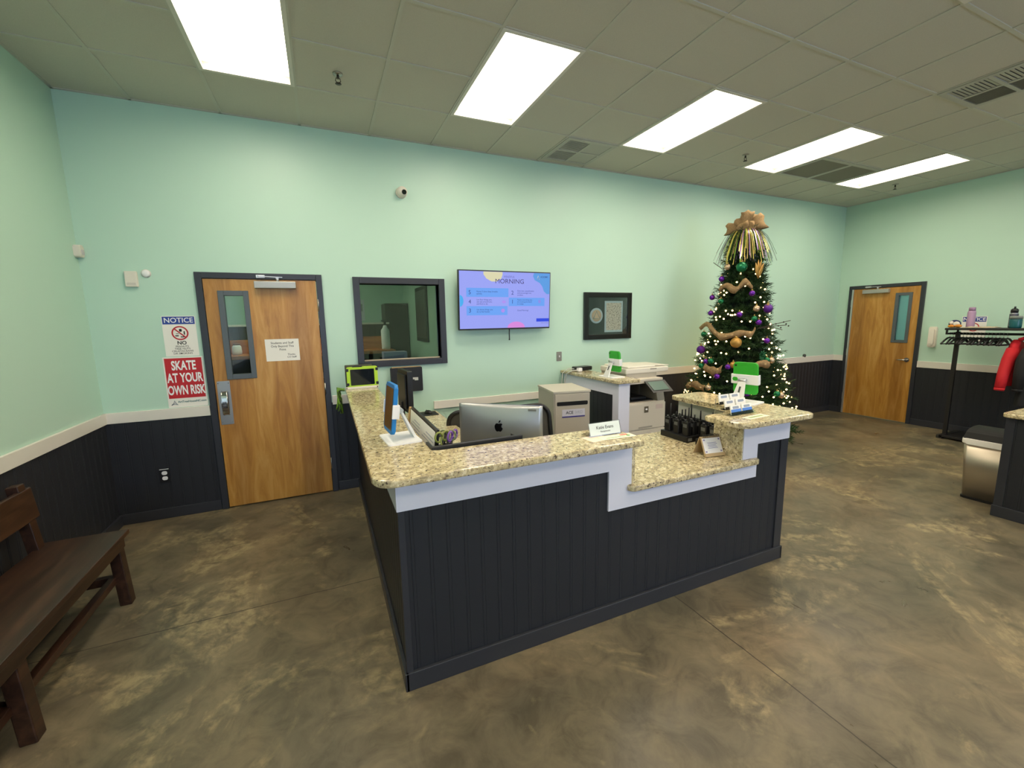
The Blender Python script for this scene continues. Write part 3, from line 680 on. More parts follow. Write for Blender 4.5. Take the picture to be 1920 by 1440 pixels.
# ---------------------------------------------------------------- reception counter
FY, CX0, CX1 = 1.835, .25, 2.865
t = thing('reception_counter', 'L-shaped charcoal beadboard reception counter with white trim under granite', 'counter', (1.55,FY,0))
def cp(g, name, m, recalc=True):
    o = g.out(name, m, t, recalc); o.location = (-1.55,-FY,0); return o
g = G()
g.box(CX0+.012, FY+.012, 0, 1.53, FY+.115, 1.045); g.box(1.53, FY+.012, 0, 2.44, FY+.115, .758); g.box(2.44, FY+.012, 0, CX1-.012, FY+.115, 1.045)
g.box(CX0+.012, FY+.115, 0, .37, D-.03, 1.045); g.box(2.66, FY+.115, 0, CX1-.012, 2.615, 1.045); cp(g, 'counter_body', mat('counter_white_board', (216,214,204), rough=.45))
g = G(); beads(g, (CX0,FY,0), (1,0,0), (0,-1,0), 1.28, .08, .92); beads(g, (1.53,FY,0), (1,0,0), (0,-1,0), .91, .08, .70); beads(g, (2.44,FY,0), (1,0,0), (0,-1,0), CX1-2.44, .08, .90); cp(g, 'front_panel', NAVY, False)
g = G(); beads(g, (CX0,D-.03,0), (0,-1,0), (-1,0,0), D-.03-FY, .08, 1.045); cp(g, 'side_panel', NAVY, False)
g = G(); beads(g, (CX1,FY,0), (0,1,0), (1,0,0), 2.615-FY, .08, 1.045); g.box(2.67, 2.615, 0, CX1, 2.625, 1.045); cp(g, 'end_panel', NAVY, False)
g = G(); g.box(2.65, FY+.115, 0, 2.66, 2.6, .925); cp(g, 'inner_panel', NAVY)
g = G(); w0, w1 = FY-.012, FY+.001
g.prism([(CX0-.012,.89),(1.372,.89),(1.372,.66),(2.562,.66),(2.562,.885),(CX1+.012,.885),(CX1+.012,1.045),(2.425,1.045),(2.425,.76),(1.527,.76),(1.527,1.045),(CX0-.012,1.045)], w0, w1, 'y', 0)
cp(g, 'front_trim', CWHITE)
g = G(); g.box(CX0-.012, FY, .89, CX0, D-.03, 1.045); cp(g, 'side_trim', CWHITE)
g = G(); g.box(CX1, FY, .885, CX1+.012, 2.63, 1.045); cp(g, 'end_trim', CWHITE)
g = G(); g.box(CX0-.014, FY-.018, 0, CX1+.014, FY, .092, .003); g.box(CX0-.018, FY-.018, 0, CX0, D-.03, .092, .003); g.box(CX1, FY-.018, 0, CX1+.018, 2.63, .092, .003); cp(g, 'base_board', NAVY2)
g = G(); g.box(CX0-.008, FY-.008, .09, CX0+.022, FY+.01, .892, .002); cp(g, 'corner_post', NAVY2)
g = G(); g.box(2.80, FY-.010, .09, CX1+.008, FY+.01, .887, .002); cp(g, 'corner_post', NAVY2)
# worktops
ZT = 1.08; TH = .036
def slab(name, label, poly, radii, z1, extra=None):
    o = thing(name, label, 'countertop', (poly[0][0], poly[0][1], z1-TH))
    g = G(); p = round_poly(poly, radii); g.prism(p, z1-TH, z1, 'z', .008)
    s = g.out('slab', GRAN, o); s.location = (-poly[0][0], -poly[0][1], -(z1-TH))
    return o
def sub(o, ch): ch.parent = o; ch.location = -Vector(o.location); return ch
slab('granite_countertop', 'long raised L-shaped granite countertop in front of the silver computer', [(.14,1.71),(1.522,1.71),(1.522,2.025),(.445,2.025),(.465,4.53),(.165,4.53)], [.09,.02,.02,.05,.02,.02], ZT)
lo = slab('granite_countertop', 'lower granite countertop holding the radios and the tent calendar', [(1.497,1.785),(2.556,1.785),(2.556,1.8225),(2.438,1.8225),(2.438,1.97),(2.645,1.97),(2.645,2.62),(1.555,2.62),(1.555,1.8225),(1.497,1.8225)], [.032,.032,0,0,0,0,0,0,0,0], .795)
g = G(); g.box(1.527, FY-.008, .795, 1.553, 2.02, 1.0435, .003); sub(lo, g.out('side_splash', GRAN))
g = G(); g.box(2.416, FY-.008, .795, 2.440, 2.05, 1.0435, .003); sub(lo, g.out('side_splash', GRAN))
g = G(); g.box(1.562, 1.97, 0, 1.582, 2.6, .757); g.box(1.582, 2.57, 0, 2.64, 2.59, .757); sub(lo, lab(g.out('support_panel', NAVY), 'charcoal support panel'))
slab('granite_countertop', 'right raised granite countertop under the green tablet and card holder', [(2.235,1.69),(2.93,1.69),(2.965,2.66),(2.60,2.66),(2.60,1.985),(2.235,1.985)], [.09,.05,.05,.05,.02,.03], ZT)
ds = slab('granite_desktop', 'granite desktop at sitting height inside the counter, carrying the silver computer', [(.375,1.96),(1.526,1.96),(1.526,2.66),(1.09,2.70),(1.09,4.585),(.375,4.585)], [0,0,.03,.06,0,0], .745)
g = G(); g.box(.40, 4.56, 0, 1.06, 4.58, .708); g.box(1.48, 1.97, 0, 1.50, 2.6, .708); sub(ds, lab(g.out('support_panel', NAVY), 'charcoal support panel'))

# ---------------------------------------------------------------- things on the raised counter
# rugged lime tablet at the wall end
t = thing('rugged_tablet', 'black screen tablet in lime rugged case at the far counter end', 'tablet', (.33,4.42,ZT), .03)
g = G(); g.rrect(-.145, .012, .145, .215, .02, -.012, .022, 'y', .004); g.out('rubber_case', LIME, t)
g = G(); g.rrect(-.112, .034, .112, .190, .006, -.0145, -.011, 'y', .001); g.out('screen', SCREEN, t)
for x, z in ((-.138,.045),(-.138,.185),(.138,.045),(.138,.185)):
    g = G(); g.box(x-.012, -.0155, z-.014, x+.012, .026, z+.014, .003); g.out('corner_bumper', BLACK, t)
g = G(); g.box(-.09, -.014, .212, .0, .03, .222, .002); g.out('top_bumper', BLACK, t)
g = G(); g.box(-.155, .024, .0, .10, .05, .232, .006); g.out('back_shell', mat('dark_camo_shell', (72,72,60), rough=.7), t)
t = thing('tablet_rack_bar', 'white plastic bar along the counter end in front of the lime tablet', 'bracket', (.325,4.39,ZT))
g = G(); g.box(-.16, -.012, 0, .15, .012, .022, .004); g.out('bar', PLAST, t)
g = G()
for x in (-.148, .138): g.cyl((x,-.0125,.011), (x,-.014,.011), .006, n=10)
g.out('screw', BLACK, t)
t = thing('lime_strap', 'tangled lime green lanyard hanging off the counter end', 'lanyard', (.125,4.42,ZT))
rs = random.Random(3)
for k in range(6):
    g = G(); pts = []
    for i in range(9):
        f = i/8; pts.append((-.012-.02*math.sin(f*3+k)-.004*k, -.12+.05*k*.5+.03*math.sin(f*6+k*1.3), .01-.22*f+.02*math.sin(f*9+k)))
    pts = [(.03, pts[0][1], .006)]+pts; g.tube(pts, .007, 6); g.out('strap', mat('green_strap', (112,158,40), rough=.6) if k % 2 else mat('dark_green_strap', (62,92,30), rough=.7), t)

def tablet_stand(label, loc, rz, case, portrait_tilt=.10, h=.265, wd=.20, hold=.17):
    """child tablet held in a white clamp on a white stand; local: screen faces +y, back with arm faces -y"""
    t = thing('tablet_stand', label, 'tablet stand', loc, rz)
    g = G(); g.rrect(-.125, -.095, .125, .085, .012, 0, .008, 'z', .002); g.out('base_plate', PURE, t)
    g = G()
    A = [(-.028,-.085,.008),(.028,-.085,.008)]
    # tapered arm leaning forward
    P = [(-.046,-.088,.008),(.046,-.088,.008),(.024,-.022,.155),(-.024,-.022,.155)]; Q = [(-.046,-.072,.008),(.046,-.072,.008),(.024,-.010,.155),(-.024,-.010,.155)]
    va = [g.bm.verts.new(p) for p in P]; vb = [g.bm.verts.new(p) for p in Q]
    g.bm.faces.new(va); g.bm.faces.new(vb[::-1])
    for i in range(4): g.bm.faces.new((va[i], va[(i+1)%4], vb[(i+1)%4], vb[i]))
    arm = g.out('arm', mat('white_arm', (226,226,220), rough=.4), t)
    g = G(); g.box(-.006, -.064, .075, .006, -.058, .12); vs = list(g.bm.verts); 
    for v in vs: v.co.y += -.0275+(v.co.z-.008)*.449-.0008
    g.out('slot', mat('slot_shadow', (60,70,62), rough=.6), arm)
    g = G(); g.cyl((-.03,-.012,.163), (.03,-.012,.163), .013); g.cyl((0,-.012,.163), (0,.02,hold), .012); g.out('hinge', ALU, arm)
    M = Matrix.Translation((0,.028,hold))@Matrix.Rotation(portrait_tilt,4,'X')
    g = G(); v = g.rrect(-wd/2, -h*.46, wd/2, h*.54, .02, 0, .02, 'y', .006); g.xf(v, M); c = g.out('tablet_case', case, t)
    g = G(); v = g.rrect(-wd/2+.018, -h*.46+.02, wd/2-.018, h*.54-.02, .006, .019, .0215, 'y', .001); g.xf(v, M); g.out('screen', SCREEN, c)
    g = G(); v = g.rrect(-wd/2+.022, -h*.46+.028, wd/2-.022, h*.54-.028, .01, -.0022, .001, 'y', .001); g.xf(v, M); g.out('raised_back', case, c)
    g = G(); v = g.rrect(-wd/2+.012, h*.54-.03, -wd/2+.026, h*.54-.016, .005, -.003, 0, 'y'); g.xf(v, M); g.out('camera_hole', BLACK, c)
    g = G(); v = g.box(-wd/2-.012, -.012, -.034, wd/2+.012, -.001, .040, .004)+g.box(-wd/2-.012, -.012, -.034, -wd/2-.003, .026, .040, .003)+g.box(wd/2+.003, -.012, -.034, wd/2+.012, .026, .040, .003); g.xf(v, M); cl = g.out('clamp', PURE, t)
    g = G(); v = g.rrect(-wd/2+.0, -.012, -wd/2+.04, .018, .014, -.0135, -.011, 'y'); g.xf(v, M); g.out('clamp_opening', case, cl)
    return t
# blue one: screen towards the left (-x)
tb = tablet_stand('blue tablet on a white stand, seen edge-on, left end of the counter', (.345,2.34,ZT), 1.65, BLUEC, .12)
tg = tablet_stand('green tablet on a white stand on the right raised countertop', (2.85,2.18,ZT), -1.36, GREENC, .10, .240, .175, .165)
t2 = tablet_stand('small green tablet on a stand beside the copier', (2.865,3.78,1.09), -1.58, GREENC, .10, .225, .18, .155)
# document holder hooked over the inner edge
t = thing('document_holder', 'long black document holder with white printed sheets behind the counter edge', 'document holder', (.47,2.5,.745))
def slope(x, z): return (x, z)
g = G(); g.prism([(-.005,0),(.012,0),(.052,.41),(.040,.412)], -.36, .34, 'y', 0); g.out('backing_board', BLACK, t)
g = G(); g.prism([(-.030,.16),(-.004,.16),(.004,.19),(-.018,.19)], -.36, .34, 'y', 0); g.out('sheet_ledge', BLACK, t)
for y0, y1 in ((-.345,-.01),(-.005,.325)):
    g = G(); g.prism([(.0145,.16),(.0155,.16),(.0365,.398),(.0355,.398)], y0, y1, 'y', 0); g.xf(list(g.bm.verts), Matrix.Translation((-.0035,0,0))); sh = g.out('printed_sheet', PAPER, t)
    g = G()
    for k in range(9):
        f = .12+k*.085; zz = .16+(.398-.16)*f; xx = .0145+(.0355-.0145)*f-.0038
        g.box(xx-.0006, y0+.03, zz, xx, y1-.03-.05*(k % 3), zz+.006)
    g.out('print_line', mat('pale_print', (172,176,186), rough=.8), sh)
g = G(); g.prism([(-.012,.15),(.02,.15),(.046,.405),(.030,.405)], .342, .375, 'y', 0); g.out('manila_divider', mat('manila', (196,162,110), rough=.7), t)
# desk organiser with pen cup
t = thing('desk_organizer', 'black desk organizer along the inner counter edge', 'organizer', (.66,2.12,.745))
g = G(); g.box(-.205, -.075, 0, .30, -.055, .352, .004); g.box(-.205, .06, 0, .30, .075, .29, .003); g.box(-.205, -.06, 0, -.19, .06, .345, .003); g.box(.285, -.06, 0, .30, .06, .33, .003); g.box(-.19, -.06, .235, .285, .06, .25); g.out('body', BLACK, t)
g = G(); g.box(-.02, -.055, .25, -.012, .055, .30); g.out('divider', BLACK, t)
t = thing('tray_dish', 'small black tray dish right of the scissors', 'tray', (.76,2.13,.995))
g = G(); g.lathe([(0,.002),(.05,.002),(.068,.03),(.072,.056),(.066,.056),(.06,.028),(.046,.008),(0,.008)], 28); g.out('dish', BLACK, t)
t = thing('pen_cup', 'black cup holding scissors and pens in the counter corner', 'pen cup', (.55,2.125,.995))
g = G(); g.lathe([(0,.002),(.042,.002),(.045,.078),(.041,.078),(.038,.006),(0,.006)], 24); g.out('cup', BLACK, t)
def scissors(label, x, y, rz, lean, col):
    t = thing('scissors', label, 'scissors', (x,y,1.0), rot=(lean,0,rz), group='scissors in the cup')
    for s in (-1, 1):
        g = G(); g.tube([(s*.022+.021*math.cos(a),0,.125+.026*math.sin(a)) for a in [2*PI*i/14 for i in range(15)]], .0055, 8); h = g.out('handle', col, t)
        g = G(); g.box(-.004+s*.003, -.001+s*.001, .005, .004+s*.003, .001+s*.001, .105); g.out('blade', STEEL, t)
PURP = mat('purple_plastic', (122,80,160), rough=.4)
scissors('olive handled scissors in the cup, the left pair', .528, 2.12, .3, .05, mat('olive_plastic', (128,136,62), rough=.45))
scissors('grey handled scissors in the cup, the middle pair', .556, 2.118, -.5, -.08, mat('grey_green_plastic', (110,118,80), rough=.45))
scissors('purple handled scissors in the cup, the right pair', .575, 2.128, .7, .12, PURP)
for i, (x, y, lx, ly, c, n) in enumerate(((.54,2.137,.1,-.08,BLACK,'black pen leaning at the back of the cup'),(.56,2.137,.22,-.02,PURP,'purple pen leaning right in the cup'),(.535,2.11,-.16,.05,mat('olive_plastic',(128,136,62)),'green pen leaning left in the cup'))):
    t = thing('pen', n, 'pen', (x,y,1.0), rot=(ly,lx,0))
    g = G(); g.cyl((0,0,.002), (0,0,.13), .0048, n=10); g.out('barrel', c, t)
    g = G(); g.cyl((0,0,.13), (0,0,.142), .0035, n=10); g.box(.004, -.0015, .10, .0065, .0015, .14); g.out('clip_cap', DGREY, t)
# silver all-in-one computer
t = thing('desktop_computer', 'silver all-in-one computer with black fruit emblem, back towards the visitor', 'computer', (.985,2.43,.745), -.683)
g = G(); nu, nv = 24, 16
def bk_(u, v): return (.272*u, -.008-.030*(1-abs(u)**2.6)*(1-abs(v)**2.6), .2685+.1835*v)
Vg = [[g.bm.verts.new(bk_(-1+2*i/nu, -1+2*j/nv)) for i in range(nu+1)] for j in range(nv+1)]
for j in range(nv):
    for i in range(nu): f = g.bm.faces.new((Vg[j][i],Vg[j][i+1],Vg[j+1][i+1],Vg[j+1][i])); f.smooth = True
edge = [Vg[0][i] for i in range(nu+1)]+[Vg[j][nu] for j in range(1,nv+1)]+[Vg[nv][i] for i in range(nu-1,-1,-1)]+[Vg[j][0] for j in range(nv-1,0,-1)]
fr_ = [g.bm.verts.new((v.co.x, 0, v.co.z)) for v in edge]
for i in range(len(edge)): g.bm.faces.new((edge[i], edge[(i+1)%len(edge)], fr_[(i+1)%len(edge)], fr_[i]))
g.bm.faces.new(fr_); g.out('housing', mat('silver_housing', (186,188,188), rough=.36, metal=.7), t)
g = G(); g.box(-.272, 0, .085, .272, .005, .452); g.out('display', SCREEN, t)
AP = [(0,.55),(.16,.62),(.36,.64),(.56,.56),(.70,.40)]
def apple():
    right = [(.02,.50),(.16,.57),(.34,.60),(.50,.55),(.62,.44),(.50,.33),(.44,.18),(.46,.02),(.55,-.12),(.67,-.20),(.58,-.42),(.44,-.63),(.28,-.74),(.12,-.70),(0,-.66)]
    left = [(-.12,-.70),(-.28,-.74),(-.46,-.58),(-.60,-.32),(-.66,-.02),(-.63,.26),(-.50,.49),(-.32,.59),(-.15,.56)]
    return right+left
g = G(); sc_ = .040
g.prism([(x*sc_, .315+z*sc_) for x, z in apple()], -.0392, -.034, 'y'); g.prism([(x*sc_, .315+z*sc_) for x, z in ((.0,.66),(.02,.86),(.14,1.02),(.30,1.10),(.29,.92),(.18,.76))], -.0388, -.030, 'y'); g.out('fruit_emblem', mat('emblem_black', (18,18,20), rough=.12), t)
g = G(); g.prism([(-.055,0),(.055,0),(.055,.006),(-.055,.006)], -.11, .06, 'y', .002); v = g.box(-.042, -.008, 0, .042, .0, .17, .003); g.xf(v, Matrix.Translation((0,-.085,.004))@Matrix.Rotation(-.30,4,'X')); v = g.box(-.046, -.062, .135, .046, -.028, .172, .006); g.out('stand', mat('stand_silver', (226,226,222), rough=.3, metal=.3), t)
g = G(); g.box(.185, -.0205, .420, .235, -.0125, .432); g.out('asset_tag', mat('asset_tag_grey', (120,120,112), rough=.6), t)
g = G(); g.tube([(.03,-.05,.135),(.04,-.09,.05),(.10,-.10,.006),(.24,-.02,.006)], .004, 6); g.out('power_cord', PURE, t)
# black monitors on the left desk
def monitor(label, loc, rz, w, h, sticker):
    t = thing('monitor', label, 'monitor', loc, rz)
    g = G(); z0 = .27; g.rrect(-w/2, z0, w/2, z0+h, .008, -.02, .018, 'y', .004); g.box(-w/2+.03, -.035, z0+.03, w/2-.03, -.02, z0+h-.03, .006); g.out('housing', BLACK, t)
    g = G(); g.box(-w/2+.012, .018, z0+.012, w/2-.012, .0205, z0+h-.012); g.out('screen', SCREEN, t)
    g = G(); g.box(-.025, -.045, .01, .025, -.02, z0+.08, .004); g.rrect(-.10, -.10, .10, .09, .02, 0, .012, 'z', .003); g.out('stand', BLACK, t)
    if sticker:
        g = G(); g.box(.035, -.0365, z0+h*.48, .095, -.035, z0+h*.55); g.box(.055, -.0365, z0+h*.46, .095, -.035, z0+h*.48); g.out('maker_plate', mat('plate_grey', (190,190,184), rough=.5), t)
        g = G(); g.box(-w/2+.012, -.012, z0+h, w/2-.012, .012, z0+h+.006, .002); g.out('top_edge_strip', mat('tan_edge', (176,146,104), rough=.6), t)
    return t

monitor('black monitor turned sideways behind the blue tablet', (.575,3.42,.745), -1.47, .28, .33, False)
t = thing('desk_phone', 'black desk phone beside the monitors', 'phone', (.58,3.86,.745), .5)
g = G(); g.prism([(-.09,0),(.09,0),(.09,.09),(-.09,.03)], -.09, .09, 'y', .004); g.out('base', BLACK, t)
g = G(); g.box(-.09, -.10, .075, .09, -.055, .105, .012); g.out('handset', BLACK, t)
t = thing('mouse_pad', 'black mouse pad on the desk near the wall', 'mouse pad', (.955,4.44,.745))
g = G(); g.rrect(-.11, -.10, .11, .10, .015, 0, .004, 'z'); g.out('pad', BLACKM, t)
t = thing('computer_mouse', 'black mouse on its pad near the wall', 'mouse', (.975,4.45,.749), .5)
g = G(); g.ball((0,0,.004), 1, 3, 0, (.032,.055,.032)); 
for v in g.bm.verts:
    if v.co.z < 0: v.co.z = 0
g.out('body', BLACK, t)
g = G(); g.cyl((-.004,.03,.026), (.004,.03,.026), .009, n=12); g.out('scroll_wheel', DGREY, t)
t = thing('monitor', 'black wall-hung monitor with a small grey plate, below the office window', 'monitor', (.785,D,1.115))
g = G(); g.rrect(-.165, -.13, .165, .13, .01, -.075, -.035, 'y', .006); g.out('housing', BLACK, t)
g = G(); g.box(-.15, -.07, .13, .15, -.04, .138, .002); g.out('top_edge_strip', mat('tan_edge', (176,146,104), rough=.6), t)
g = G(); g.box(.062, -.0765, .0, .118, -.075, .02); g.box(.080, -.0765, -.012, .118, -.075, .0); g.out('maker_plate', mat('plate_grey', (190,190,184), rough=.5), t)
g = G(); g.box(-.06, -.036, -.06, .06, -.0005, .06); g.out('wall_bracket', BLACKM, t)
# office chairs
MESHB = mat('grey_mesh_fabric', (74,72,66), rough=.9)
def chair(label, loc, rz, top):
    t = thing('office_chair', label, 'chair', loc, rz, 'office chairs')
    g = G()
    for k in range(5):
        a = 2*PI*k/5+.3; v = g.box(0, -.022, .07, .30, .022, .10, .006); g.xf(v, Matrix.Rotation(a,4,'Z'))
    g.lathe([(0,.06),(.05,.06),(.04,.13),(0,.13)], 16); base = g.out('star_base', BLACK, t)
    for k in range(5):
        a = 2*PI*k/5+.3; g = G(); c = Vector((.28*math.cos(a), .28*math.sin(a), .03))
        d = Vector((-math.sin(a), math.cos(a), 0)); g.cyl(c-d*.018, c+d*.018, .03, n=16); g.cyl(c, c+Vector((0,0,.05)), .01, n=8); g.out('caster', BLACK, base)
    g = G(); g.cyl((0,0,.12), (0,0,.42), .026); g.box(-.1, -.1, .41, .1, .1, .44, .006); g.out('gas_column', BLACK, t)
    g = G(); g.rrect(-.245, -.24, .245, .24, .08, .44, .51, 'z', .022); g.out('seat', BLACKM, t)
    # back: rounded frame with mesh
    zb, zt, w = .58, top, .235
    loop = rr_poly(-w, zb, w, zt, .10, 6)
    def bk(x, z, off=0): return Vector((x, -.25-.06*((z-zb)/(zt-zb))+.10*(x/w)**2*.5+off, z))
    g = G(); pts = [bk(x*.96, z) for x, z in loop]; pts.append(pts[0]); g.tube(pts, .020, 8); fr = g.out('back_frame', BLACK, t)
    g = G(); n = 10; rows = []
    for i in range(n+1):
        zz = zb+(zt-zb)*i/n
        ins = .10-math.sqrt(max(0, .10**2-(.10-min(.10, zz-zb, zt-zz))**2)) if min(zz-zb, zt-zz) < .10 else 0
        rows.append([bk((w-ins)*.96*(-1+2*j/8), zz) for j in range(9)])
    for a, b in zip(rows, rows[1:]): g.strip(a, b)
    bmesh.ops.remove_doubles(g.bm, verts=g.bm.verts[:], dist=1e-5)
    ms = g.out('back_mesh', MESHB, t); so = ms.modifiers.new('thickness', 'SOLIDIFY'); so.thickness = .006
    g = G(); g.tube([(0,-.12,.43),(0,-.30,.44),(0,-.33,.6),(0,-.31,.72)], .022); g.out('back_support', BLACK, t)
    for s in (-1, 1):
        g = G(); g.tube([(s*.22,-.02,.46),(s*.29,-.02,.5),(s*.29,-.02,.66)], .014); g.box(s*.29-.03, -.14, .66, s*.29+.03, .10, .69, .01); g.out('armrest', BLACK, t)
    return t
chair('mesh-backed office chair directly right of the silver computer', (1.60,3.03,0), PI+.06, .965)
chair('black office chair partly hidden left of the silver computer', (1.235,4.08,0), .05, .875)
# name plate, leaflets
t = thing('name_plate', 'acrylic name plate with a printed name card on the counter', 'name plate', (1.385,1.905,ZT), .0)
g = G(); g.prism([(-.03,0),(.055,0),(.055,.003),(-.027,.003)], -.105, .105, 'x'); v = g.box(-.105, -.0015, 0, .105, .0015, .078); g.xf(v, Matrix.Translation((0,-.03,.001))@Matrix.Rotation(-.30,4,'X')); g.out('acrylic_stand', ACRYL, t)
g = G(); v = g.box(-.10, .0005, .006, .10, .0012, .074); M = Matrix.Translation((0,-.03,.001))@Matrix.Rotation(-.30,4,'X'); v2 = [x for x in v]; g.xf(v, Matrix.Translation((0,-.0032,0))@M); card = g.out('name_card', mat('pale_card', (220,228,222), rough=.5), t)
n_ = M.to_3x3()
up = n_@Vector((0,0,1)); o0 = M@Vector((0,-.0040,.046)); o1 = M@Vector((0,-.0040,.024))
text('Katie Evans', .026, INK, card, o0, up=up, sx=.95); text('Receptionist', .013, INK, card, o1, up=up)
t = thing('leaflet', 'white leaflet with red and green print before the name plate', 'leaflet', (1.42,1.825,ZT), -.0)
g = G(); v = g.box(-.105, -.035, .0015, .105, .035, .0028); g.xf(v, Matrix.Rotation(-.05,4,'Z')); sh = g.out('sheet', mat('cream_leaflet', (238,238,208), rough=.6), t)
g = G(); g.box(.03, .005, .003, .08, .022, .0034); g.out('red_print', mat('leaflet_red', (214,96,80)), sh)
g = G(); g.cyl((.07,-.008,.0028), (.07,-.008,.0035), .011, n=16); g.box(-.075, -.013, .003, .05, -.008, .0034); g.out('green_print', mat('leaflet_green', (70,160,70)), sh)
t = thing('paper_sheet', 'plain pinkish sheet lying under the leaflet', 'paper', (1.30,1.85,ZT), .1)
g = G(); g.box(-.06, -.055, .0003, .07, .05, .0012); g.out('sheet', mat('pink_paper', (240,222,202), rough=.8), t)
# business card holder and leaflet
t = thing('card_holder', 'clear acrylic holder with six card pockets on the right countertop', 'card holder', (2.475,1.945,ZT), .05)
g = G(); g.prism([(-.075,.001),(.06,.001),(.06,.10),(.056,.10),(.05,.02),(-.075,.006)], -.115, -.112, 'x'); g.prism([(-.075,.001),(.06,.001),(.06,.10),(.056,.10),(.05,.02),(-.075,.006)], .112, .115, 'x')
for k in range(3):
    y = -.065+k*.045; z = .004+k*.028
    v = g.box(-.112, -.001, 0, .112, .001, .020); g.xf(v, Matrix.Translation((0,y,z))@Matrix.Rotation(-.25,4,'X')); v = g.box(-.112, y, z, .112, y+.04, z+.003)
g.out('acrylic_tiers', ACRYL, t)
hold = t
for k in range(3):
    for s in (-1, 1):
        y = -.058+k*.045; z = .010+k*.028
        c = thing('business_card_stack', 'stack of white business cards, %s %s pocket of the acrylic holder' % (('front','middle','rear')[k], 'left' if s < 0 else 'right'), 'business cards', (0,0,0), group='business cards in the holder')
        c.matrix_world = Matrix.Translation(hold.location)@Matrix.Rotation(.05,4,'Z')@Matrix.Translation((s*.055,y,z))@Matrix.Rotation(-.25,4,'X')
        g = G(); g.rrect(-.048, 0, .048, .058, .002, 0, .008, 'y'); g.out('cards', PAPER, c)
        g = G(); g.rrect(-.030, .034, .030, .050, .006, -.0006, 0, 'y'); g.out('printed_logo', mat('logo_grey', (150,158,172), rough=.7), c)
        if k == 0:
            g = G(); g.box(-.048, -.0012, .004, .048, 0, .031); g.out('blue_band', mat('card_blue', (82,132,210), rough=.5), c)
t = thing('leaflet', 'green and white leaflet in front of the card holder', 'leaflet', (2.49,1.80,ZT), .08)
g = G(); g.box(-.10, -.03, .0005, .10, .03, .002); sh = g.out('sheet', mat('cream_leaflet', (238,238,208)), t)
g = G(); g.box(-.07, -.012, .002, .07, .010, .0026); g.out('green_print', mat('leaflet_olive', (150,170,110)), sh)
# tent calendar
t = thing('tent_calendar', 'small spiral-bound tent calendar with tan card on the lower countertop', 'calendar', (2.34,2.015,.795), -.15)
TAN = mat('kraft_card', (186,158,112), rough=.7)
M1 = Matrix.Translation((0,-.058,.0))@Matrix.Rotation(-.42,4,'X')
g = G(); v = g.box(-.078, -.002, .001, .078, .002, .135); g.xf(v, M1); v = g.box(-.078, -.002, .001, .078, .002, .135); g.xf(v, Matrix.Translation((0,.058,.0))@Matrix.Rotation(.42,4,'X')); v = g.box(-.078, -.012, .0, .078, -.002, .022); g.xf(v, M1); g.out('card_stand', TAN, t)
g = G(); v = g.box(-.07, -.005, .022, .07, -.002, .125); g.xf(v, M1); pg = g.out('page', mat('page_white', (236,232,226), rough=.7), t)
g = G()
for k in range(5): v = g.box(-.038+.004*(k%2), -.0056, .055+k*.009, .038-.006*(k%3), -.005, .058+k*.009); g.xf(v, M1)
for x in (-.058, .058):
    for z in (.034, .113): v = g.box(x-.006, -.0056, z-.005, x+.006, -.005, z+.005); g.xf(v, M1)
g.out('page_print', mat('violet_print', (140,130,170), rough=.7), pg)
g = G()
for k in range(12):
    x = -.06+k*.011; top = M1@Vector((x,0,.132))
    g.tube([Vector((x,top.y+.010*math.cos(a),.126+.011*math.sin(a))) for a in [2*PI*i/10 for i in range(11)]], .0016, 5)
g.out('spiral_binding', BLACK, t)
# radios and chargers
def charger(label, loc, rz, w, d):
    t = thing('radio_charger', label, 'charger', loc, rz, 'radio chargers')
    g = G(); g.box(-w/2, -d/2, 0, w/2, d/2, .045, .005); g.out('base', BLACK, t)
    g = G(); g.box(-w/2+.012, -d/2-.001, .012, -w/2+.05, -d/2, .034); g.out('rating_label', mat('label_grey', (120,120,118), rough=.6), t)
    return t
charger('larger black radio charger tray, farther from the calendar', (2.50,2.40,.795), 0, .20, .27)
charger('smaller black radio charger tray behind the tent calendar', (2.53,2.135,.795), 0, .19, .17)
radio_n = [0]
def radio(label, x, y, z, ant, tilt=0):
    t = thing('handheld_radio', label, 'radio', (x,y,z), rot=(tilt,0,PI/2), group='handheld radios')
    g = G(); g.rrect(-.027, -.018, .027, .018, .008, 0, .105, 'z', .004); g.out('body', BLACK, t)
    g = G(); g.cyl((-.016,0,.105), (-.016,0,.105+ant), .0065, .005, n=10); g.out('antenna', BLACKM, t)
    g = G(); g.cyl((.012,0,.105), (.012,0,.118), .008, n=12); g.out('volume_knob', DGREY, t)
    g = G(); g.box(-.018, .018, .062, .018, .019, .088); g.out('display', mat('radio_grey', (90,92,90), rough=.4), t)
ords = ['first','second','third','fourth']
for c, x in enumerate((2.44, 2.50, 2.56)):
    for r, y in enumerate((2.31, 2.40, 2.49)):
        radio('handheld radio in the larger charger, %s column, %s from the calendar end' % (ords[c], ords[r]), x, y, .84, (.0415,.05,.075)[(c+r) % 3] if (c+2*r) % 4 else .11, 0)
for c, x in enumerate((2.475, 2.53, 2.585)):
    for r, y in enumerate((2.095, 2.175)):
        radio('handheld radio in the smaller charger, %s column, %s row behind the calendar' % (ords[c], ords[r]), x, y, .84, .05 if (c+r) % 2 else .09, 0)

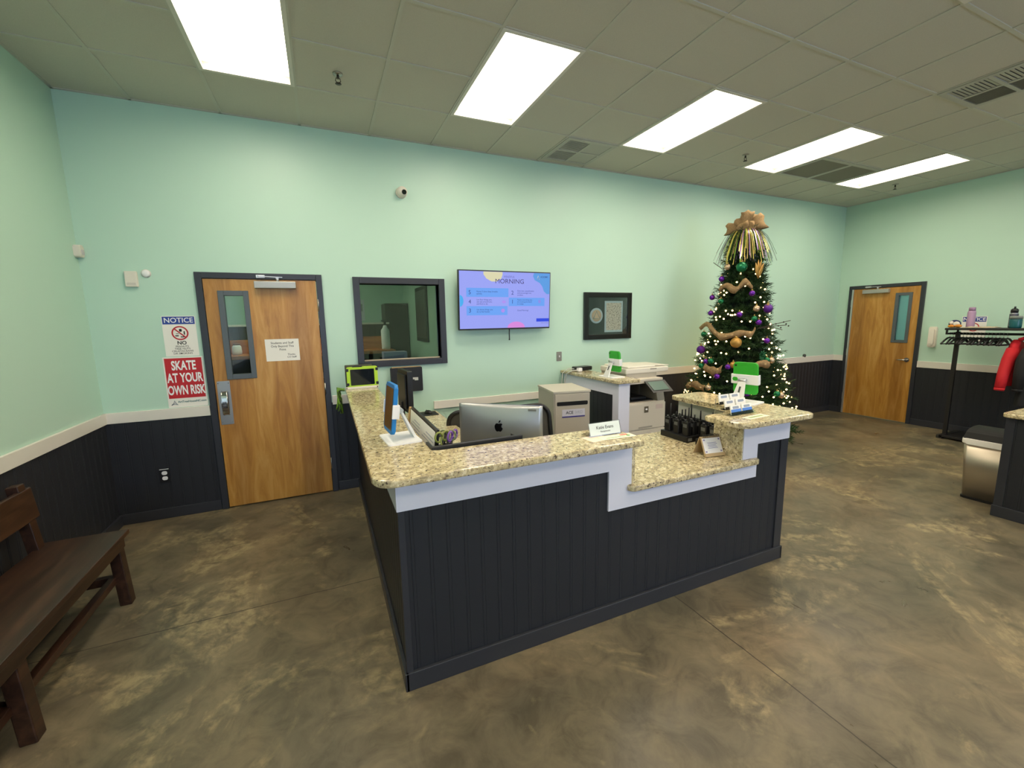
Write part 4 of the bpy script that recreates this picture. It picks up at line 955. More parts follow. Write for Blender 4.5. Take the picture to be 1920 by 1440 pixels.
# ---------------------------------------------------------------- side counter at the back wall
t = thing('side_counter_wall', 'white trimmed charcoal partition carrying the back granite countertop', 'partition', (2.81,4.05,0))
def sp(g, name, m, recalc=True):
    o = g.out(name, m, t, recalc); o.location = (-2.81,-4.05,0); return o
g = G(); g.box(2.75, 3.51, 0, 2.868, D-.026, 1.054); sp(g, 'core', NAVY)
g = G(); g.box(2.738, 3.498, 0, 2.88, 3.512, 1.054, .002); g.box(2.738, 3.512, 0, 2.75, 3.60, 1.054, .001); g.box(2.738, 3.60, .925, 2.75, D-.026, 1.054, .001); g.box(2.868, 3.512, 0, 2.88, 3.60, 1.054); sp(g, 'white_trim', CWHITE)
g = G(); beads(g, (2.744,D-.03,0), (0,-1,0), (-1,0,0), D-.03-3.60, 0, .925); sp(g, 'side_panel', NAVY, False)
slab('granite_countertop', 'back granite countertop beside the copier, below the framed picture', [(2.70,3.46),(3.0,3.46),(3.0,4.61),(2.70,4.61)], [.04,.03,0,0], 1.09)
t = thing('network_box', 'black network box with a white adapter on the back granite countertop', 'router', (2.90,4.43,1.09), .1)
g = G(); g.rrect(-.12, -.06, .12, .06, .02, .008, .052, 'z', .008); g.out('body', BLACK, t)
g = G(); g.box(-.135, -.105, .004, -.075, -.062, .046, .006); g.out('adapter', PURE, t)
g = G(); g.tube([(-.13,-.08,.02),(-.20,-.06,.018),(-.235,.0,-.02),(-.245,.03,-.15),(-.25,.05,-.32)], .006, 6); g.tube([(-.12,0,.03),(-.17,.05,.03),(-.225,.09,-.02),(-.235,.10,-.16),(-.24,.10,-.34)], .006, 6); g.out('cable', mat('cable_grey', (206,204,196), rough=.5), t)
# shredding console
t = thing('shred_cabinet', 'grey locked paper shredding cabinet with a black slot', 'cabinet', (2.06,3.65,0), -.167)
W_, DP_, Z_ = .392, .50, .985
g = G(); g.box(0, .004, .02, W_, DP_, Z_, .004); g.box(.01, .02, 0, W_-.01, DP_-.01, .02); g.out('body', BINP, t)
g = G(); g.box(-.006, -.006, Z_, W_+.006, DP_+.006, Z_+.022, .003); g.out('lid', mat('cabinet_top', (196,190,174), rough=.5), t)
g = G(); g.box(.012, -.008, .03, W_-.012, .006, Z_-.008, .003); dr = g.out('door', mat('cabinet_door', (184,176,162), rough=.5), t)
g = G(); g.rrect(.03, Z_-.125, W_-.03, Z_-.085, .01, -.011, -.006, 'y', .002); g.out('paper_slot', BLACK, dr)
g = G(); g.box(.085, -.0095, Z_-.235, W_-.06, -.0078, Z_-.165); lb = g.out('label_plate', mat('lavender_label', (206,204,216), rough=.5), dr)
g = G(); g.box(.085, -.0105, Z_-.248, W_-.06, -.0078, Z_-.236); g.out('blue_stripe', mat('indigo_stripe', (66,58,140), rough=.5), lb)
text('ACE', .042, mat('dark_slate', (56,60,72)), lb, (.165,-.0105,Z_-.20), bold=.02); text('SHRED', .042, mat('pale_slate', (170,172,186)), lb, (.265,-.0105,Z_-.20), sx=.68)
g = G(); g.cyl((.04,-.008,.42), (.04,-.014,.42), .011, n=16); g.out('lock', STEEL, dr)
# copier
t = thing('copier', 'off-white office copier with a tilted touch screen behind the low counter', 'copier', (3.2,3.62,0))
def k_(g, name, m, par=None):
    o = g.out(name, m, par or t); return o
x0, x1 = -.30, .275; COPW = mat('copier_beige', (204,196,180), rough=.5)
g = G(); g.box(x0, 0, .03, x1, .60, .80, .008); g.box(x0+.02, .02, 0, x1-.02, .56, .03); body = k_(g, 'body', COPW)
g = G(); g.box(x0+.003, -.014, .50, x1-.003, .0, .785, .004); k_(g, 'front_cover', COPW)
for i, z in enumerate((.285, .065)):
    g = G(); g.box(x0+.003, -.014, z, x1-.003, 0, z+.205, .004); dw = k_(g, 'paper_drawer', COPW)
    g = G(); g.box(-.10, -.02, z+.12, .09, -.012, z+.155, .004); k_(g, 'drawer_pull', mat('pull_grey', (158,152,140), rough=.5), dw)
g = G(); g.box(-.10, -.0165, .512, .09, -.0135, .53, .003); k_(g, 'cover_latch', mat('pull_grey', (158,152,140)))
g = G(); g.box(-.028, -.0165, .685, .03, -.0135, .755, .002); bd = k_(g, 'emblem_badge', mat('badge_dark', (92,84,66), rough=.4))
g = G(); v = g.ball((.001,-.017,.722), 1, 2, 0, (.016,.003,.011)); k_(g, 'badge_mark', PURE, bd)
g = G(); g.box(.135, -.0158, .715, .235, -.0135, .765, .001); k_(g, 'info_sticker', mat('pink_grey_sticker', (196,178,170), rough=.6))
g = G(); g.box(x0, .10, .80, x0+.03, .60, 1.0); g.box(x0+.03, .40, .80, x1, .60, 1.0); k_(g, 'inner_tower', BLACKM)
g = G(); g.prism([(0.0,.80),(.30,.80),(.30,1.0),(.05,1.0)], x1-.105, x1, 'x', .004); k_(g, 'right_pillar', mat('pillar_grey', (150,144,132), rough=.5))
g = G(); g.box(x0+.02, .06, .80, x1-.11, .42, .81, .003); v = g.box(-.12, .10, .81, .1, .40, .845, .01); k_(g, 'output_tray', BLACK)
g = G(); g.box(x0, .04, 1.0, x1, .62, 1.052, .006); k_(g, 'scanner_bed', COPW)
g = G(); g.prism([(-.085,0),(-.07,0),(.07,.10),(.055,.108)], -.14, .14, 'x', .003); vs = list(g.bm.verts); g.xf(vs, Matrix.Translation((.125,-.05,.925))); pn = k_(g, 'control_panel', DGREY)
nrm = Vector((0,-.60,.80)).normalized(); 
g = G(); v = g.box(-.115, -.065, 0, .10, .065, .002); g.xf(v, Matrix.Translation((.125,-.063,.984))@Matrix.Rotation(.62,4,'X')); k_(g, 'touch_screen', mat('touch_screen_glass', (104,124,116), rough=.12), pn)
g = G(); g.box(-.18, .12, 1.104, .43, .60, 1.165, .012); g.box(-.14, .14, 1.165, .25, .58, 1.185, .01); adf = k_(g, 'document_feeder', PLAST)
g = G(); v = g.box(.0, .16, 0, .34, .54, .008, .003); g.xf(v, Matrix.Translation((.13,0,1.178))@Matrix.Rotation(.03,4,'Y')); k_(g, 'feeder_tray', PLAST, adf)
g = G(); g.box(-.16, .14, 1.052, .27, .6, 1.104); k_(g, 'lid_hinge_block', PLAST2, adf)
g = G(); g.box(.16, .118, 1.14, .25, .122, 1.155); k_(g, 'model_plate', mat('pull_grey', (158,152,140)), adf)

# ---------------------------------------------------------------- decorated tree
TX, TY = 4.85, 3.8
PROF = [(.15,.68),(.6,.63),(.95,.51),(1.6,.315),(2.4,.155),(2.7,.07),(2.9,.03)]
def trad(z):
    for (z0, r0), (z1, r1) in zip(PROF, PROF[1:]):
        if z <= z1: return r0+(r1-r0)*max(0, (z-z0)/(z1-z0))
    return .03
t = thing('christmas_tree', 'tall slim green Christmas tree in front of the back wall', 'christmas tree', (TX,TY,0))
rt = random.Random(11)
g = G(); g.cyl((0,0,.06), (0,0,2.72), .04, .012, n=10); g.out('trunk', mat('trunk_brown', (58,40,26), rough=.8), t)
g = G()
for k in range(4):
    a = PI/4+PI/2*k; g.tube([(0,0,.12),(.2*math.cos(a),.2*math.sin(a),.06),(.34*math.cos(a),.34*math.sin(a),.0125)], .012, 6)
g.out('stand', mat('stand_green', (24,54,36), rough=.5), t)
def needle_mat(name, a, b):
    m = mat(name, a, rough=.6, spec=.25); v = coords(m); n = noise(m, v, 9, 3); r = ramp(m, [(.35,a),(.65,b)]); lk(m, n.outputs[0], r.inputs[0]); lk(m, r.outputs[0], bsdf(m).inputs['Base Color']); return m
verts, faces = [], []
def needle(p, d, L, wd):
    s = d.cross(Vector((rt.uniform(-1,1), rt.uniform(-1,1), rt.uniform(-1,1)))).normalized()*wd
    i = len(verts); verts.extend((p-s, p+s, p+d*L)); faces.append((i,i+1,i+2))
def twig(p, d, L, n, nl):
    for i in range(n):
        f = (i+.5)/n; q = p+d*(L*f)
        o = d.cross(Vector((rt.uniform(-1,1), rt.uniform(-1,1), rt.uniform(-1,1)))).normalized()
        needle(q, (d*.75+o*.8).normalized(), nl*rt.uniform(.75,1.2), .0042)
    needle(p+d*L, d, nl, .005)
z = .22
while z < 2.72:
    r = trad(z); nb = int(12+r*40)
    for k in range(nb):
        a = 2*PI*(k+rt.random())/nb; rr = r*rt.uniform(.82,1.10); zz = z+rt.uniform(-.05,.05)
        rad = Vector((math.cos(a), math.sin(a), 0)); up = rt.uniform(-.12,.30)
        d = (rad+Vector((0,0,up))).normalized(); p0 = Vector((0,0,zz-up*rr*.6))+rad*rr*.25
        L = rr*.75
        twig(p0, d, L, int(20+L*80), .058)
        for j in range(7):
            f = rt.uniform(.35,.95); side = Vector((-math.sin(a), math.cos(a), 0))*rt.choice((-1,1))
            d2 = (d*.8+side*rt.uniform(.4,.9)+Vector((0,0,rt.uniform(-.3,.35)))).normalized()
            twig(p0+d*(L*f), d2, rt.uniform(.07,.13), 15, .046)
    z += .085
me = bpy.data.meshes.new('foliage'); me.from_pydata([v[:] for v in verts], [], faces); me.materials.append(needle_mat('fir_needles', (22,48,26), (52,80,42)))
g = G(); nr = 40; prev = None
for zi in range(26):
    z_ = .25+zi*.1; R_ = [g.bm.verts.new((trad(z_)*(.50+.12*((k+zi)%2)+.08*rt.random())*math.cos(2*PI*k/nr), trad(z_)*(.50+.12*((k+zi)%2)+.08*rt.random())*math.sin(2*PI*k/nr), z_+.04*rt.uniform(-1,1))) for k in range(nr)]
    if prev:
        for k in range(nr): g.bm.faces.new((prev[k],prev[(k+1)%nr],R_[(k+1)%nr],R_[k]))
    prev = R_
g.out('shaded_core', needle_mat('core_shade_green', (12,24,14), (26,40,22)), t)  # filler cone inside the tree; shade between branches put into its dark green
fo = bpy.data.objects.new('foliage', me); C.objects.link(fo); fo.parent = t
def onT(a, z, k=1.0): return Vector((TX+trad(z)*k*math.cos(a), TY+trad(z)*k*math.sin(a), z))
# string of warm lights
t = thing('string_lights', 'string of warm white fairy lights wound around the Christmas tree', 'fairy lights', (TX,TY,0))
WIRE = mat('wire_green', (20,40,24), rough=.6); BULB = em('fairy_bulb_glow', (255,210,140), 12.0)
g = G(); g.tube([onT(i*.35, .25+2.4*i/220, .90)-Vector((TX,TY,0)) for i in range(221)], .0028, 5); g.out('wire', WIRE, t)
bulbs = []
for i in range(400):
    z = .42+2.27*(1-math.sqrt(1-rt.random()*.97)) ; a = rt.uniform(0, 2*PI); k = rt.uniform(.98, 1.08) if z < 1.0 else rt.uniform(1.02, 1.20)
    bulbs.append(onT(a, z, k)-Vector((TX,TY,0)))
view = Vector((-TX,-TY,0)).normalized()
bulbs.sort(key=lambda p: -(Vector((p.x,p.y,0)).dot(view)))
bm0 = G(); bm0.ball((0,0,0), .0105, 1); b0 = bm0.out('bulb', BULB, t); b0.location = bulbs[0]
for p in bulbs[1:100]:
    b = b0.copy(); C.objects.link(b); b.location = p; b.parent = t
g = G()
for p in bulbs[100:]: g.ball(p, .0105, 1)
bo = g.out('bulbs', BULB, t); bo['kind'] = 'stuff'
# ornaments
def glitter(name, rgb, rough, metal):
    m = mat(name, rgb, rough=rough, metal=metal); v = coords(m); n = noise(m, v, 240, 2); bump(m, n.outputs[0], .5, .003); return m
OC = {'purple': [mat('purple_bauble', (104,36,158), rough=.22, metal=.55), glitter('purple_glitter', (84,24,130), .5, .4)], 'green': [mat('green_bauble', (24,116,72), rough=.25, metal=.5)],
      'gold': [glitter('gold_glitter', (190,146,74), .45, .6)], 'champagne': [mat('champagne_bauble', (196,170,140), rough=.25, metal=.7)]}
CAPM = mat('gold_cap', (200,170,96), rough=.3, metal=.9)
def bauble(label, p, r, m, colour):
    t = thing('bauble', label, 'ornament', p, group='%s baubles on the tree' % colour)
    g = G(); g.ball((0,0,0), r, 3); g.out('globe', m, t)
    g = G(); g.cyl((0,0,r*.94), (0,0,r*1.18), r*.28, n=12); g.out('cap', CAPM, t)
    g = G(); g.tube([(0,0,r*1.15),(r*.18,0,r*1.4),(0,0,r*1.6),(-r*.18,0,r*1.4),(0,0,r*1.15)], .0022, 5); g.out('hook', CAPM, t)
PB = [((4.564,3.873,2.179),'near the top left, above the upper ribbon'),((4.625,4.052,1.964),'sticking out at the upper left edge below the upper ribbon'),((4.667,3.526,1.983),'just below the right end of the upper ribbon'),
 ((4.843,3.439,1.804),'large pair at the right edge of the tree, upper half'),((4.527,3.976,1.766),'at the left edge above the middle ribbon'),((4.548,3.583,1.739),'in the centre of the tree above the middle ribbon'),
 ((4.701,3.442,1.643),'right of centre beside a green bauble, above the middle ribbon'),((4.763,3.369,1.428),'at the right side below the dark twigs'),((4.427,4.014,1.304),'large one at the left edge below the middle ribbon'),
 ((4.344,3.85,1.169),'lower left, left of a green bauble'),((4.385,3.565,1.125),'left of the green tablet, beside a gold bauble'),((4.318,3.657,1.006),'lower left of centre, lowest one left of the tablet'),((4.456,3.351,.826),'behind the lower edge of the green tablet')]
for i, (p, n) in enumerate(PB): bauble('purple bauble on the tree, '+n, p, .052 if 'large' in n else .034, OC['purple'][1 if i in (3,8) else 0], 'purple')
bauble('second purple bauble of the large pair at the right edge of the tree', (4.80,3.41,1.795), .045, OC['purple'][1], 'purple')
GB = [((4.62,3.648,2.296),'big one near the top under the tinsel',.062),((4.507,3.818,1.906),'left of centre below the upper ribbon',.034),((4.659,3.47,1.687),'right of centre above the middle ribbon',.034),((4.513,4.056,1.497),'at the left edge under the middle ribbon',.036),
 ((4.345,3.78,1.181),'lower left, right of a purple bauble',.036),((4.339,3.915,1.111),'lower left edge, lowest on that side',.036),((4.717,3.32,1.208),'lower right above the tablet',.034),((4.769,3.205,.82),'bottom right, right of the tablet',.036)]
for p, n, r in GB: bauble('green bauble on the tree, '+n, p, r, OC['green'][0], 'green')
bauble('big gold glitter bauble in the middle of the tree below the middle ribbon', (4.48,3.552,1.409), .062, OC['gold'][0], 'gold')
bauble('small gold bauble on the tree right beside the green tablet top', (4.417,3.524,1.15), .038, OC['gold'][0], 'gold')
for p, n in (((4.579,3.809,2.314),'near the top left below the tinsel'),((4.693,3.476,1.804),'right of centre, upper half'),((4.265,3.728,.863),'bottom left above the counter'),((4.774,3.305,1.201),'right edge beside the white rail'),((4.826,3.194,.80),'bottom right corner above the counter')):
    bauble('champagne coloured bauble on the tree, '+n, p, .038, OC['champagne'][0], 'champagne')
t = thing('gold_leaf_ornament', 'gold leaf spray ornament near the top right of the tree', 'ornament', (4.763,3.532,2.253))
g = G()
for a in (-.6,-.2,.2,.6):
    L = [(-.012+.12*math.sin(a)*f, -.01-.01*f, -.10+.22*f*math.cos(a)) for f in (0,.25,.5,.75,1)]; W = (.004,.022,.028,.018,.001)
    g.strip([(x-w_,y,z) for (x,y,z), w_ in zip(L,W)], [(x+w_,y,z) for (x,y,z), w_ in zip(L,W)])
fo_ = g.out('leaves', OC['gold'][0], t); so = fo_.modifiers.new('thickness','SOLIDIFY'); so.thickness = .004
t = thing('poinsettia_pick', 'dark green glitter leaf pick on the lower right of the tree', 'ornament', (4.657,3.354,1.255))
g = G()
for k in range(9):
    a = 2*PI*k/9; d = Vector((math.cos(a)*.8, -.35, math.sin(a)*.8)); s = Vector((-math.sin(a), 0, math.cos(a)))
    g.strip([d*.09*f-s*w_ for f, w_ in ((0,.004),(.5,.02),(1,.001))], [d*.09*f+s*w_ for f, w_ in ((0,.004),(.5,.02),(1,.001))])
fo_ = g.out('leaves', glitter('green_glitter', (16,84,44), .5, .3), t); so = fo_.modifiers.new('thickness','SOLIDIFY'); so.thickness = .003
def burlap_mat():
    m = mat('burlap_mesh', (164,134,96), rough=.85, spec=.15, alpha=.82); v = coords(m); n = noise(m, v, 60, 3)
    lk(m, mixc(m, n.outputs[0], (122,96,64), (188,158,116)), bsdf(m).inputs['Base Color']); return m
BUR = burlap_mat()
def ribbon(label, pts, wd):
    t = thing('mesh_ribbon', label, 'ribbon', pts[0])
    P = [Vector(p)-Vector(pts[0]) for p in pts]
    # Catmull-Rom
    Q = []
    for i in range(len(P)-1):
        p0, p1, p2, p3 = P[max(i-1,0)], P[i], P[i+1], P[min(i+2,len(P)-1)]
        for k in range(8):
            f = k/8; Q.append(.5*((2*p1)+(p2-p0)*f+(2*p0-5*p1+4*p2-p3)*f*f+(3*p1-p0-3*p2+p3)*f**3))
    Q.append(P[-1]); L, M, R = [], [], []
    for i, q in enumerate(Q):
        s = math.sin(i*1.15)*.6; up = Vector((.15*s, -.2*abs(s), 1)).normalized(); out = Vector((TX,TY,0))-Vector(pts[0])-q; out.z = 0; out = -out.normalized()
        ww = wd*(.85+.14*math.sin(i*.55+1))*(.72+.28*math.sin(PI*min(1,max(0,(i+1.5)/(len(Q)+2))))); L.append(q-up*ww*.5+out*.012); M.append(q+out*.035*(1+.4*s)); R.append(q+up*ww*.5+out*.012)
    g = G(); g.strip(L, M); g.strip(M, R); bmesh.ops.remove_doubles(g.bm, verts=g.bm.verts[:], dist=1e-5)
    o = g.out('ribbon', BUR, t); so = o.modifiers.new('thickness','SOLIDIFY'); so.thickness = .004
ribbon('upper tan mesh ribbon draped across the tree under the gold leaf', [(4.537,3.853,2.051),(4.541,3.773,2.09),(4.56,3.662,2.029),(4.621,3.597,2.12),(4.673,3.536,2.047)], .10)
ribbon('middle tan mesh ribbon in a long swag across the tree', [(4.559,4.126,1.577),(4.507,3.989,1.626),(4.438,3.822,1.537),(4.432,3.706,1.476),(4.488,3.589,1.504),(4.546,3.517,1.521),(4.601,3.461,1.504),(4.645,3.451,1.563)], .09)
ribbon('tan mesh ribbon on the lower left of the tree', [(4.325,3.84,1.1),(4.318,3.754,1.072),(4.328,3.675,1.061),(4.357,3.618,1.101)], .12)
ribbon('tan mesh ribbon right behind the green tablet', [(4.578,3.362,1.146),(4.642,3.336,1.171),(4.725,3.303,1.151)], .10)
ribbon('lowest tan mesh ribbon at the bottom left of the tree', [(4.339,4.11,.83),(4.288,3.967,.872),(4.262,3.849,.861),(4.257,3.764,.845)], .11)
for n, a, b, dots in (('dark twig pick reaching right from the middle of the tree', (4.72,3.46,1.575), (5.14,3.355,1.658), True), ('thin dark twig at the upper left of the tree', (4.66,3.86,2.25), (4.624,4.06,2.40), False), ('thin pale twig at the lower right edge of the tree', (4.79,3.247,.988), (5.006,3.28,1.045), False)):
    t = thing('twig_pick', n, 'twig', a)
    a, b = Vector(a), Vector(b); d = b-a; g = G()
    for k in range(3 if dots else 1): g.tube([Vector((0,0,0)), d*.5+Vector((0,0,-.02*k)), d*(1-.12*k)+Vector((0,0,-.045*k))], .004, 5)
    g.out('twig', mat('twig_brown', (70,58,44), rough=.8), t)
    if dots:
        g = G()
        for k in range(6): g.ball(d*(.55+.08*k)+Vector((0,0,-.03*(k%3))), .010, 1)
        g.out('berries', mat('dark_berry', (52,44,36), rough=.4), t)
# topper: bow and tinsel
t = thing('tree_topper', 'tan mesh bow with purple, green and gold tinsel on top of the tree', 'tree topper', (TX,TY,2.74))
VR, VU, VT = Vector((.62,-.785,0)), Vector((0,0,1)), Vector((-.785,-.62,0))     # across, up, towards the room
def loop(d, w, R, wd, seed):
    d = d.normalized(); w = (w-d*w.dot(d)).normalized(); nn = d.cross(w); c = Vector((0,0,.03)); N = 26; rw = random.Random(seed)
    g = G(); ph = rw.uniform(0,6); rows = []
    for i in range(N+1):
        a = 2*PI*i/N; f = .5-.5*math.cos(a)                      # 0 at the knot, 1 at the outer end
        p = c+d*(2*R*f)+nn*(.62*R*math.sin(a)*(1+.08*math.sin(3*a+ph))); ww = wd*(.16+.84*f**.7)
        rows.append([p+w*ww*(j/4-.5)+d*(.016*math.sin(j*2.1+ph)*f)+nn*(.014*math.cos(j*1.9+ph+a)*f) for j in range(5)])
    for ra, rb in zip(rows, rows[1:]): g.strip(ra, rb)
    bmesh.ops.remove_doubles(g.bm, verts=g.bm.verts[:], dist=1e-5)
    o = g.out('bow_loop', BUR, t); so = o.modifiers.new('thickness','SOLIDIFY'); so.thickness = .003
for k, (d, w, R_, wd) in enumerate(((-VR+VU*.12, VU, .110, .15), (VR+VU*.42+VT*.2, VU-VR*.2, .105, .20), (VU+VT*.2+VR*.05, VR, .105, .15), (VU*.75-VR*.62+VT*.3, VU*.6+VR*.8, .085, .12),
        (VU*.8+VR*.7-VT*.2, VU*.7-VR*.7, .095, .13), (VT+VU*.25-VR*.3, VR+VU*.4, .075, .14), (VT+VR*.6+VU*.1, VU, .075, .13), (-VT+VU*.4, VR, .09, .15), (-VR*.7-VT*.5+VU*.2, VU, .095, .14), (VR*.6-VT*.7+VU*.1, VU, .09, .14))): loop(d, w, R_, wd, k+3)
g = G(); g.ball((0,0,.02), .045, 2); g.out('bow_knot', BUR, t)
for name, m, n, sd in (('green_tinsel', mat('tinsel_green', (150,190,80), rough=.3, metal=.5), 80, 1), ('gold_tinsel', mat('tinsel_gold', (244,222,120), rough=.28, metal=.5), 90, 2), ('purple_tinsel', mat('tinsel_purple', (188,150,210), rough=.28, metal=.5), 60, 3), ('dark_tinsel', mat('tinsel_dark', (46,52,34), rough=.35, metal=.5), 70, 4)):
    r3 = random.Random(sd); g = G()
    for k in range(n):
        a = r3.uniform(0, 2*PI); R = r3.uniform(.16,.33) if name != 'dark_tinsel' else r3.uniform(.22,.37); drop = r3.uniform(.20,.40); w_ = r3.uniform(.003,.0065)
        d = Vector((math.cos(a), math.sin(a), 0)); s = Vector((-math.sin(a), math.cos(a), 0))*w_; P = [d*(R*(f**.75))+Vector((0,0,-.01+.10*math.sin(PI*min(1,f*1.1))*.6-drop*f*f)) for f in (0,.2,.4,.6,.8,1)]
        g.strip([p-s for p in P], [p+s*.6 for p in P])
    o = g.out('tinsel', m, t); o['label'] = name.replace('_',' '); o['kind'] = 'stuff'

# ---------------------------------------------------------------- wooden bench by the left wall
t = thing('wooden_bench', 'dark stained wooden bench with a plank back along the left wall', 'bench', (-1.45,2.2,0))
def bp(g, name, m=BENCHW): return g.out(name, m, t)
Y0, Y1 = -1.25, 1.11
g = G(); g.box(-.17, Y0, .425, .235, Y1, .455, .005); bp(g, 'seat')
g = G(); g.box(.19, Y0+.02, .355, .215, Y1-.03, .425, .003); bp(g, 'apron')
for y in (Y1-.075, Y1-1.05, Y1-2.02):
    g = G(); P = [(.145,y-.03),(.215,y-.03),(.215,y+.03),(.145,y+.03)]
    v = g.box(.15, y-.032, 0, .21, y+.032, .425, .005)
    for q in v:
        pass
    for q in g.bm.verts: q.co.x += .035*(1-q.co.z/.425)*.6; q.co.y += .0
    bp(g, 'leg')
    g = G(); g.box(-.19, y-.03, 0, -.135, y+.03, .43, .004)
    v = g.box(-.027, -.03, 0, .027, .03, .42, .004); g.xf(v, Matrix.Translation((-.163,y,.425))@Matrix.Rotation(-.10,4,'Y')); bp(g, 'rear_post')
    g = G(); g.box(-.14, y-.02, .145, .16, y+.02, .195, .003); bp(g, 'cross_stretcher')
g = G(); g.box(.135, Y0+.2, .155, .175, Y1-.08, .195, .003); bp(g, 'long_stretcher')
g = G(); v = g.box(-.02, Y0, 0, .012, Y1-.005, .185, .006); g.xf(v, Matrix.Translation((-.165,0,.625))@Matrix.Rotation(-.10,4,'Y')); bp(g, 'backrest')
g = G()
for y in (Y1-.42, Y1-1.05): v = g.ball((-.19,y,.84), .022, 2)
g.bm.free()

# ---------------------------------------------------------------- coat rack by the right wall
RXc = 7.85
t = thing('coat_rack', 'black metal coat rack with a top shelf by the right wall', 'coat rack', (RXc,2.84,0))
RB = mat('rack_black', (24,23,22), rough=.5)
g = G(); g.box(-.018, -.022, .03, .018, .022, 1.46, .003); g.out('post', RB, t)
g = G(); g.box(-.018, -2.022, .03, .018, -1.978, 1.46, .003); g.out('post', RB, t)
g = G(); g.box(-.16, -.03, 0, .40, .03, .045, .004); g.out('foot', RB, t)
g = G(); g.box(-.16, -2.03, 0, .40, -1.97, .045, .004); g.out('foot', RB, t)
g = G(); g.box(-.16, -2.0, .02, -.12, 0, .05, .003); g.box(.36, -2.0, .02, .40, 0, .05, .003); g.box(-.12, -2.0, .028, .36, 0, .036); g.out('base_shelf', RB, t)
g = G(); g.cyl((0,.06,1.435), (0,-2.06,1.435), .015, n=12); g.out('hanging_rail', RB, t)
g = G(); g.tube([(-.15,.06,1.44),(-.15,.06,1.50)], .012); g.tube([(.15,.06,1.44),(.15,.06,1.50)], .012); g.box(-.16, .045, 1.425, .16, .07, 1.448, .003); g.out('rail_bracket', RB, t)
g = G(); g.box(-.17, -2.06, 1.485, .17, .08, 1.512, .006); 
for k in range(5): g.cyl((-.14+.07*k,.07,1.50), (-.14+.07*k,-2.05,1.50), .009, n=8)
g.out('top_shelf', RB, t)
# hangers
def make_hanger(label):
    t = thing('coat_hanger', label, 'coat hanger', (0,0,0), group='black hangers on the rack')
    g = G(); g.tube([(-.215,0,-.135),(-.15,0,-.10),(-.06,0,-.063),(0,0,-.055),(.06,0,-.063),(.15,0,-.10),(.215,0,-.135)], .0115, 8); g.tube([(-.215,0,-.135),(0,0,-.140),(.215,0,-.135)], .006, 8); g.out('arms', RB, t)
    g = G(); g.tube([(0,0,-.058),(0,0,-.03),(.014,0,-.012)]+[(.0165*math.cos(a),0,.0165*math.sin(a)+.0) for a in (-.3,.3,.9,1.5,2.1,2.7,3.3)], .0028, 6); g.out('hook', STEEL, t)
    return t
N_ = ['first','second','third','fourth','fifth','sixth','seventh','eighth','ninth','tenth','eleventh','twelfth','thirteenth','fourteenth','fifteenth','sixteenth']
h0 = make_hanger('x')
for i in range(16):
    h = h0 if i == 0 else dup(h0)
    h.location = (RXc, 2.92-.036*i if i < 2 else 2.855-.034*(i-1), 1.4545-.0165+.0165); h.rotation_euler = (0, 0, .10*math.sin(i*2.3)); h['label'] = 'empty black coat hanger, %s from the door end of the rack' % N_[i]
    h.location.z = 1.4365
# jackets
def jacket(name, label, y, m, wide, length, sleeve, rz=0, group=None, drop=.0):
    t = thing(name, label, 'jacket', (RXc,y,1.39), rz)
    rj = random.Random(int(y*100))
    def ring(z, hw, hd, n=20): return [(hw*math.cos(2*PI*k/n)*(1+.04*rj.uniform(-1,1)), hd*math.sin(2*PI*k/n)*(1+.18*rj.uniform(-1,1)), z) for k in range(n)]
    g = G(); prev = None
    for z, hw, hd in ((-.02,.05,.03),(-.06,.12,.05),(-.13,wide*.9,.06),(-.25,wide,.065),(-.45,wide*.97,.075),(-length*.8,wide*1.0,.08),(-length,wide*1.03,.08)):
        R = [g.bm.verts.new(p) for p in ring(z, hw, hd)]
        if prev:
            for k in range(20): f = g.bm.faces.new((prev[k],prev[(k+1)%20],R[(k+1)%20],R[k])); f.smooth = True
        prev = R
    g.out('body', m, t)
    for s in (-1, 1):
        g = G(); g.tube([(s*wide*.80,0,-.13),(s*wide*1.05,.01,-.25),(s*(wide+sleeve*.5),.02,-.42),(s*(wide+sleeve),.02,-.60)], [.055,.062,.056,.046], 12); sl = g.out('sleeve', m, t)
        g = G(); g.cyl((s*(wide+sleeve),.02,-.595), (s*(wide+sleeve*1.03),.02,-.625), .048, .044, n=14); g.out('cuff', m, sl)
    g = G(); g.tube([(-.06,-.02,-.02),(-.05,-.055,.0),(0,-.065,-.02),(.05,-.055,.0),(.06,-.02,-.02)], .02, 8); g.out('collar', m, t)
    return t
jacket('red_jacket', 'red jacket hanging from the rack with its sleeve sticking out', 2.29, mat('red_fabric', (190,16,30), rough=.75), .19, .58, .17, .10)
jacket('black_jacket', 'black jacket hanging beside the red jacket at the photo edge', 2.125, mat('black_fabric', (20,19,20), rough=.8), .27, .80, .03, 0)
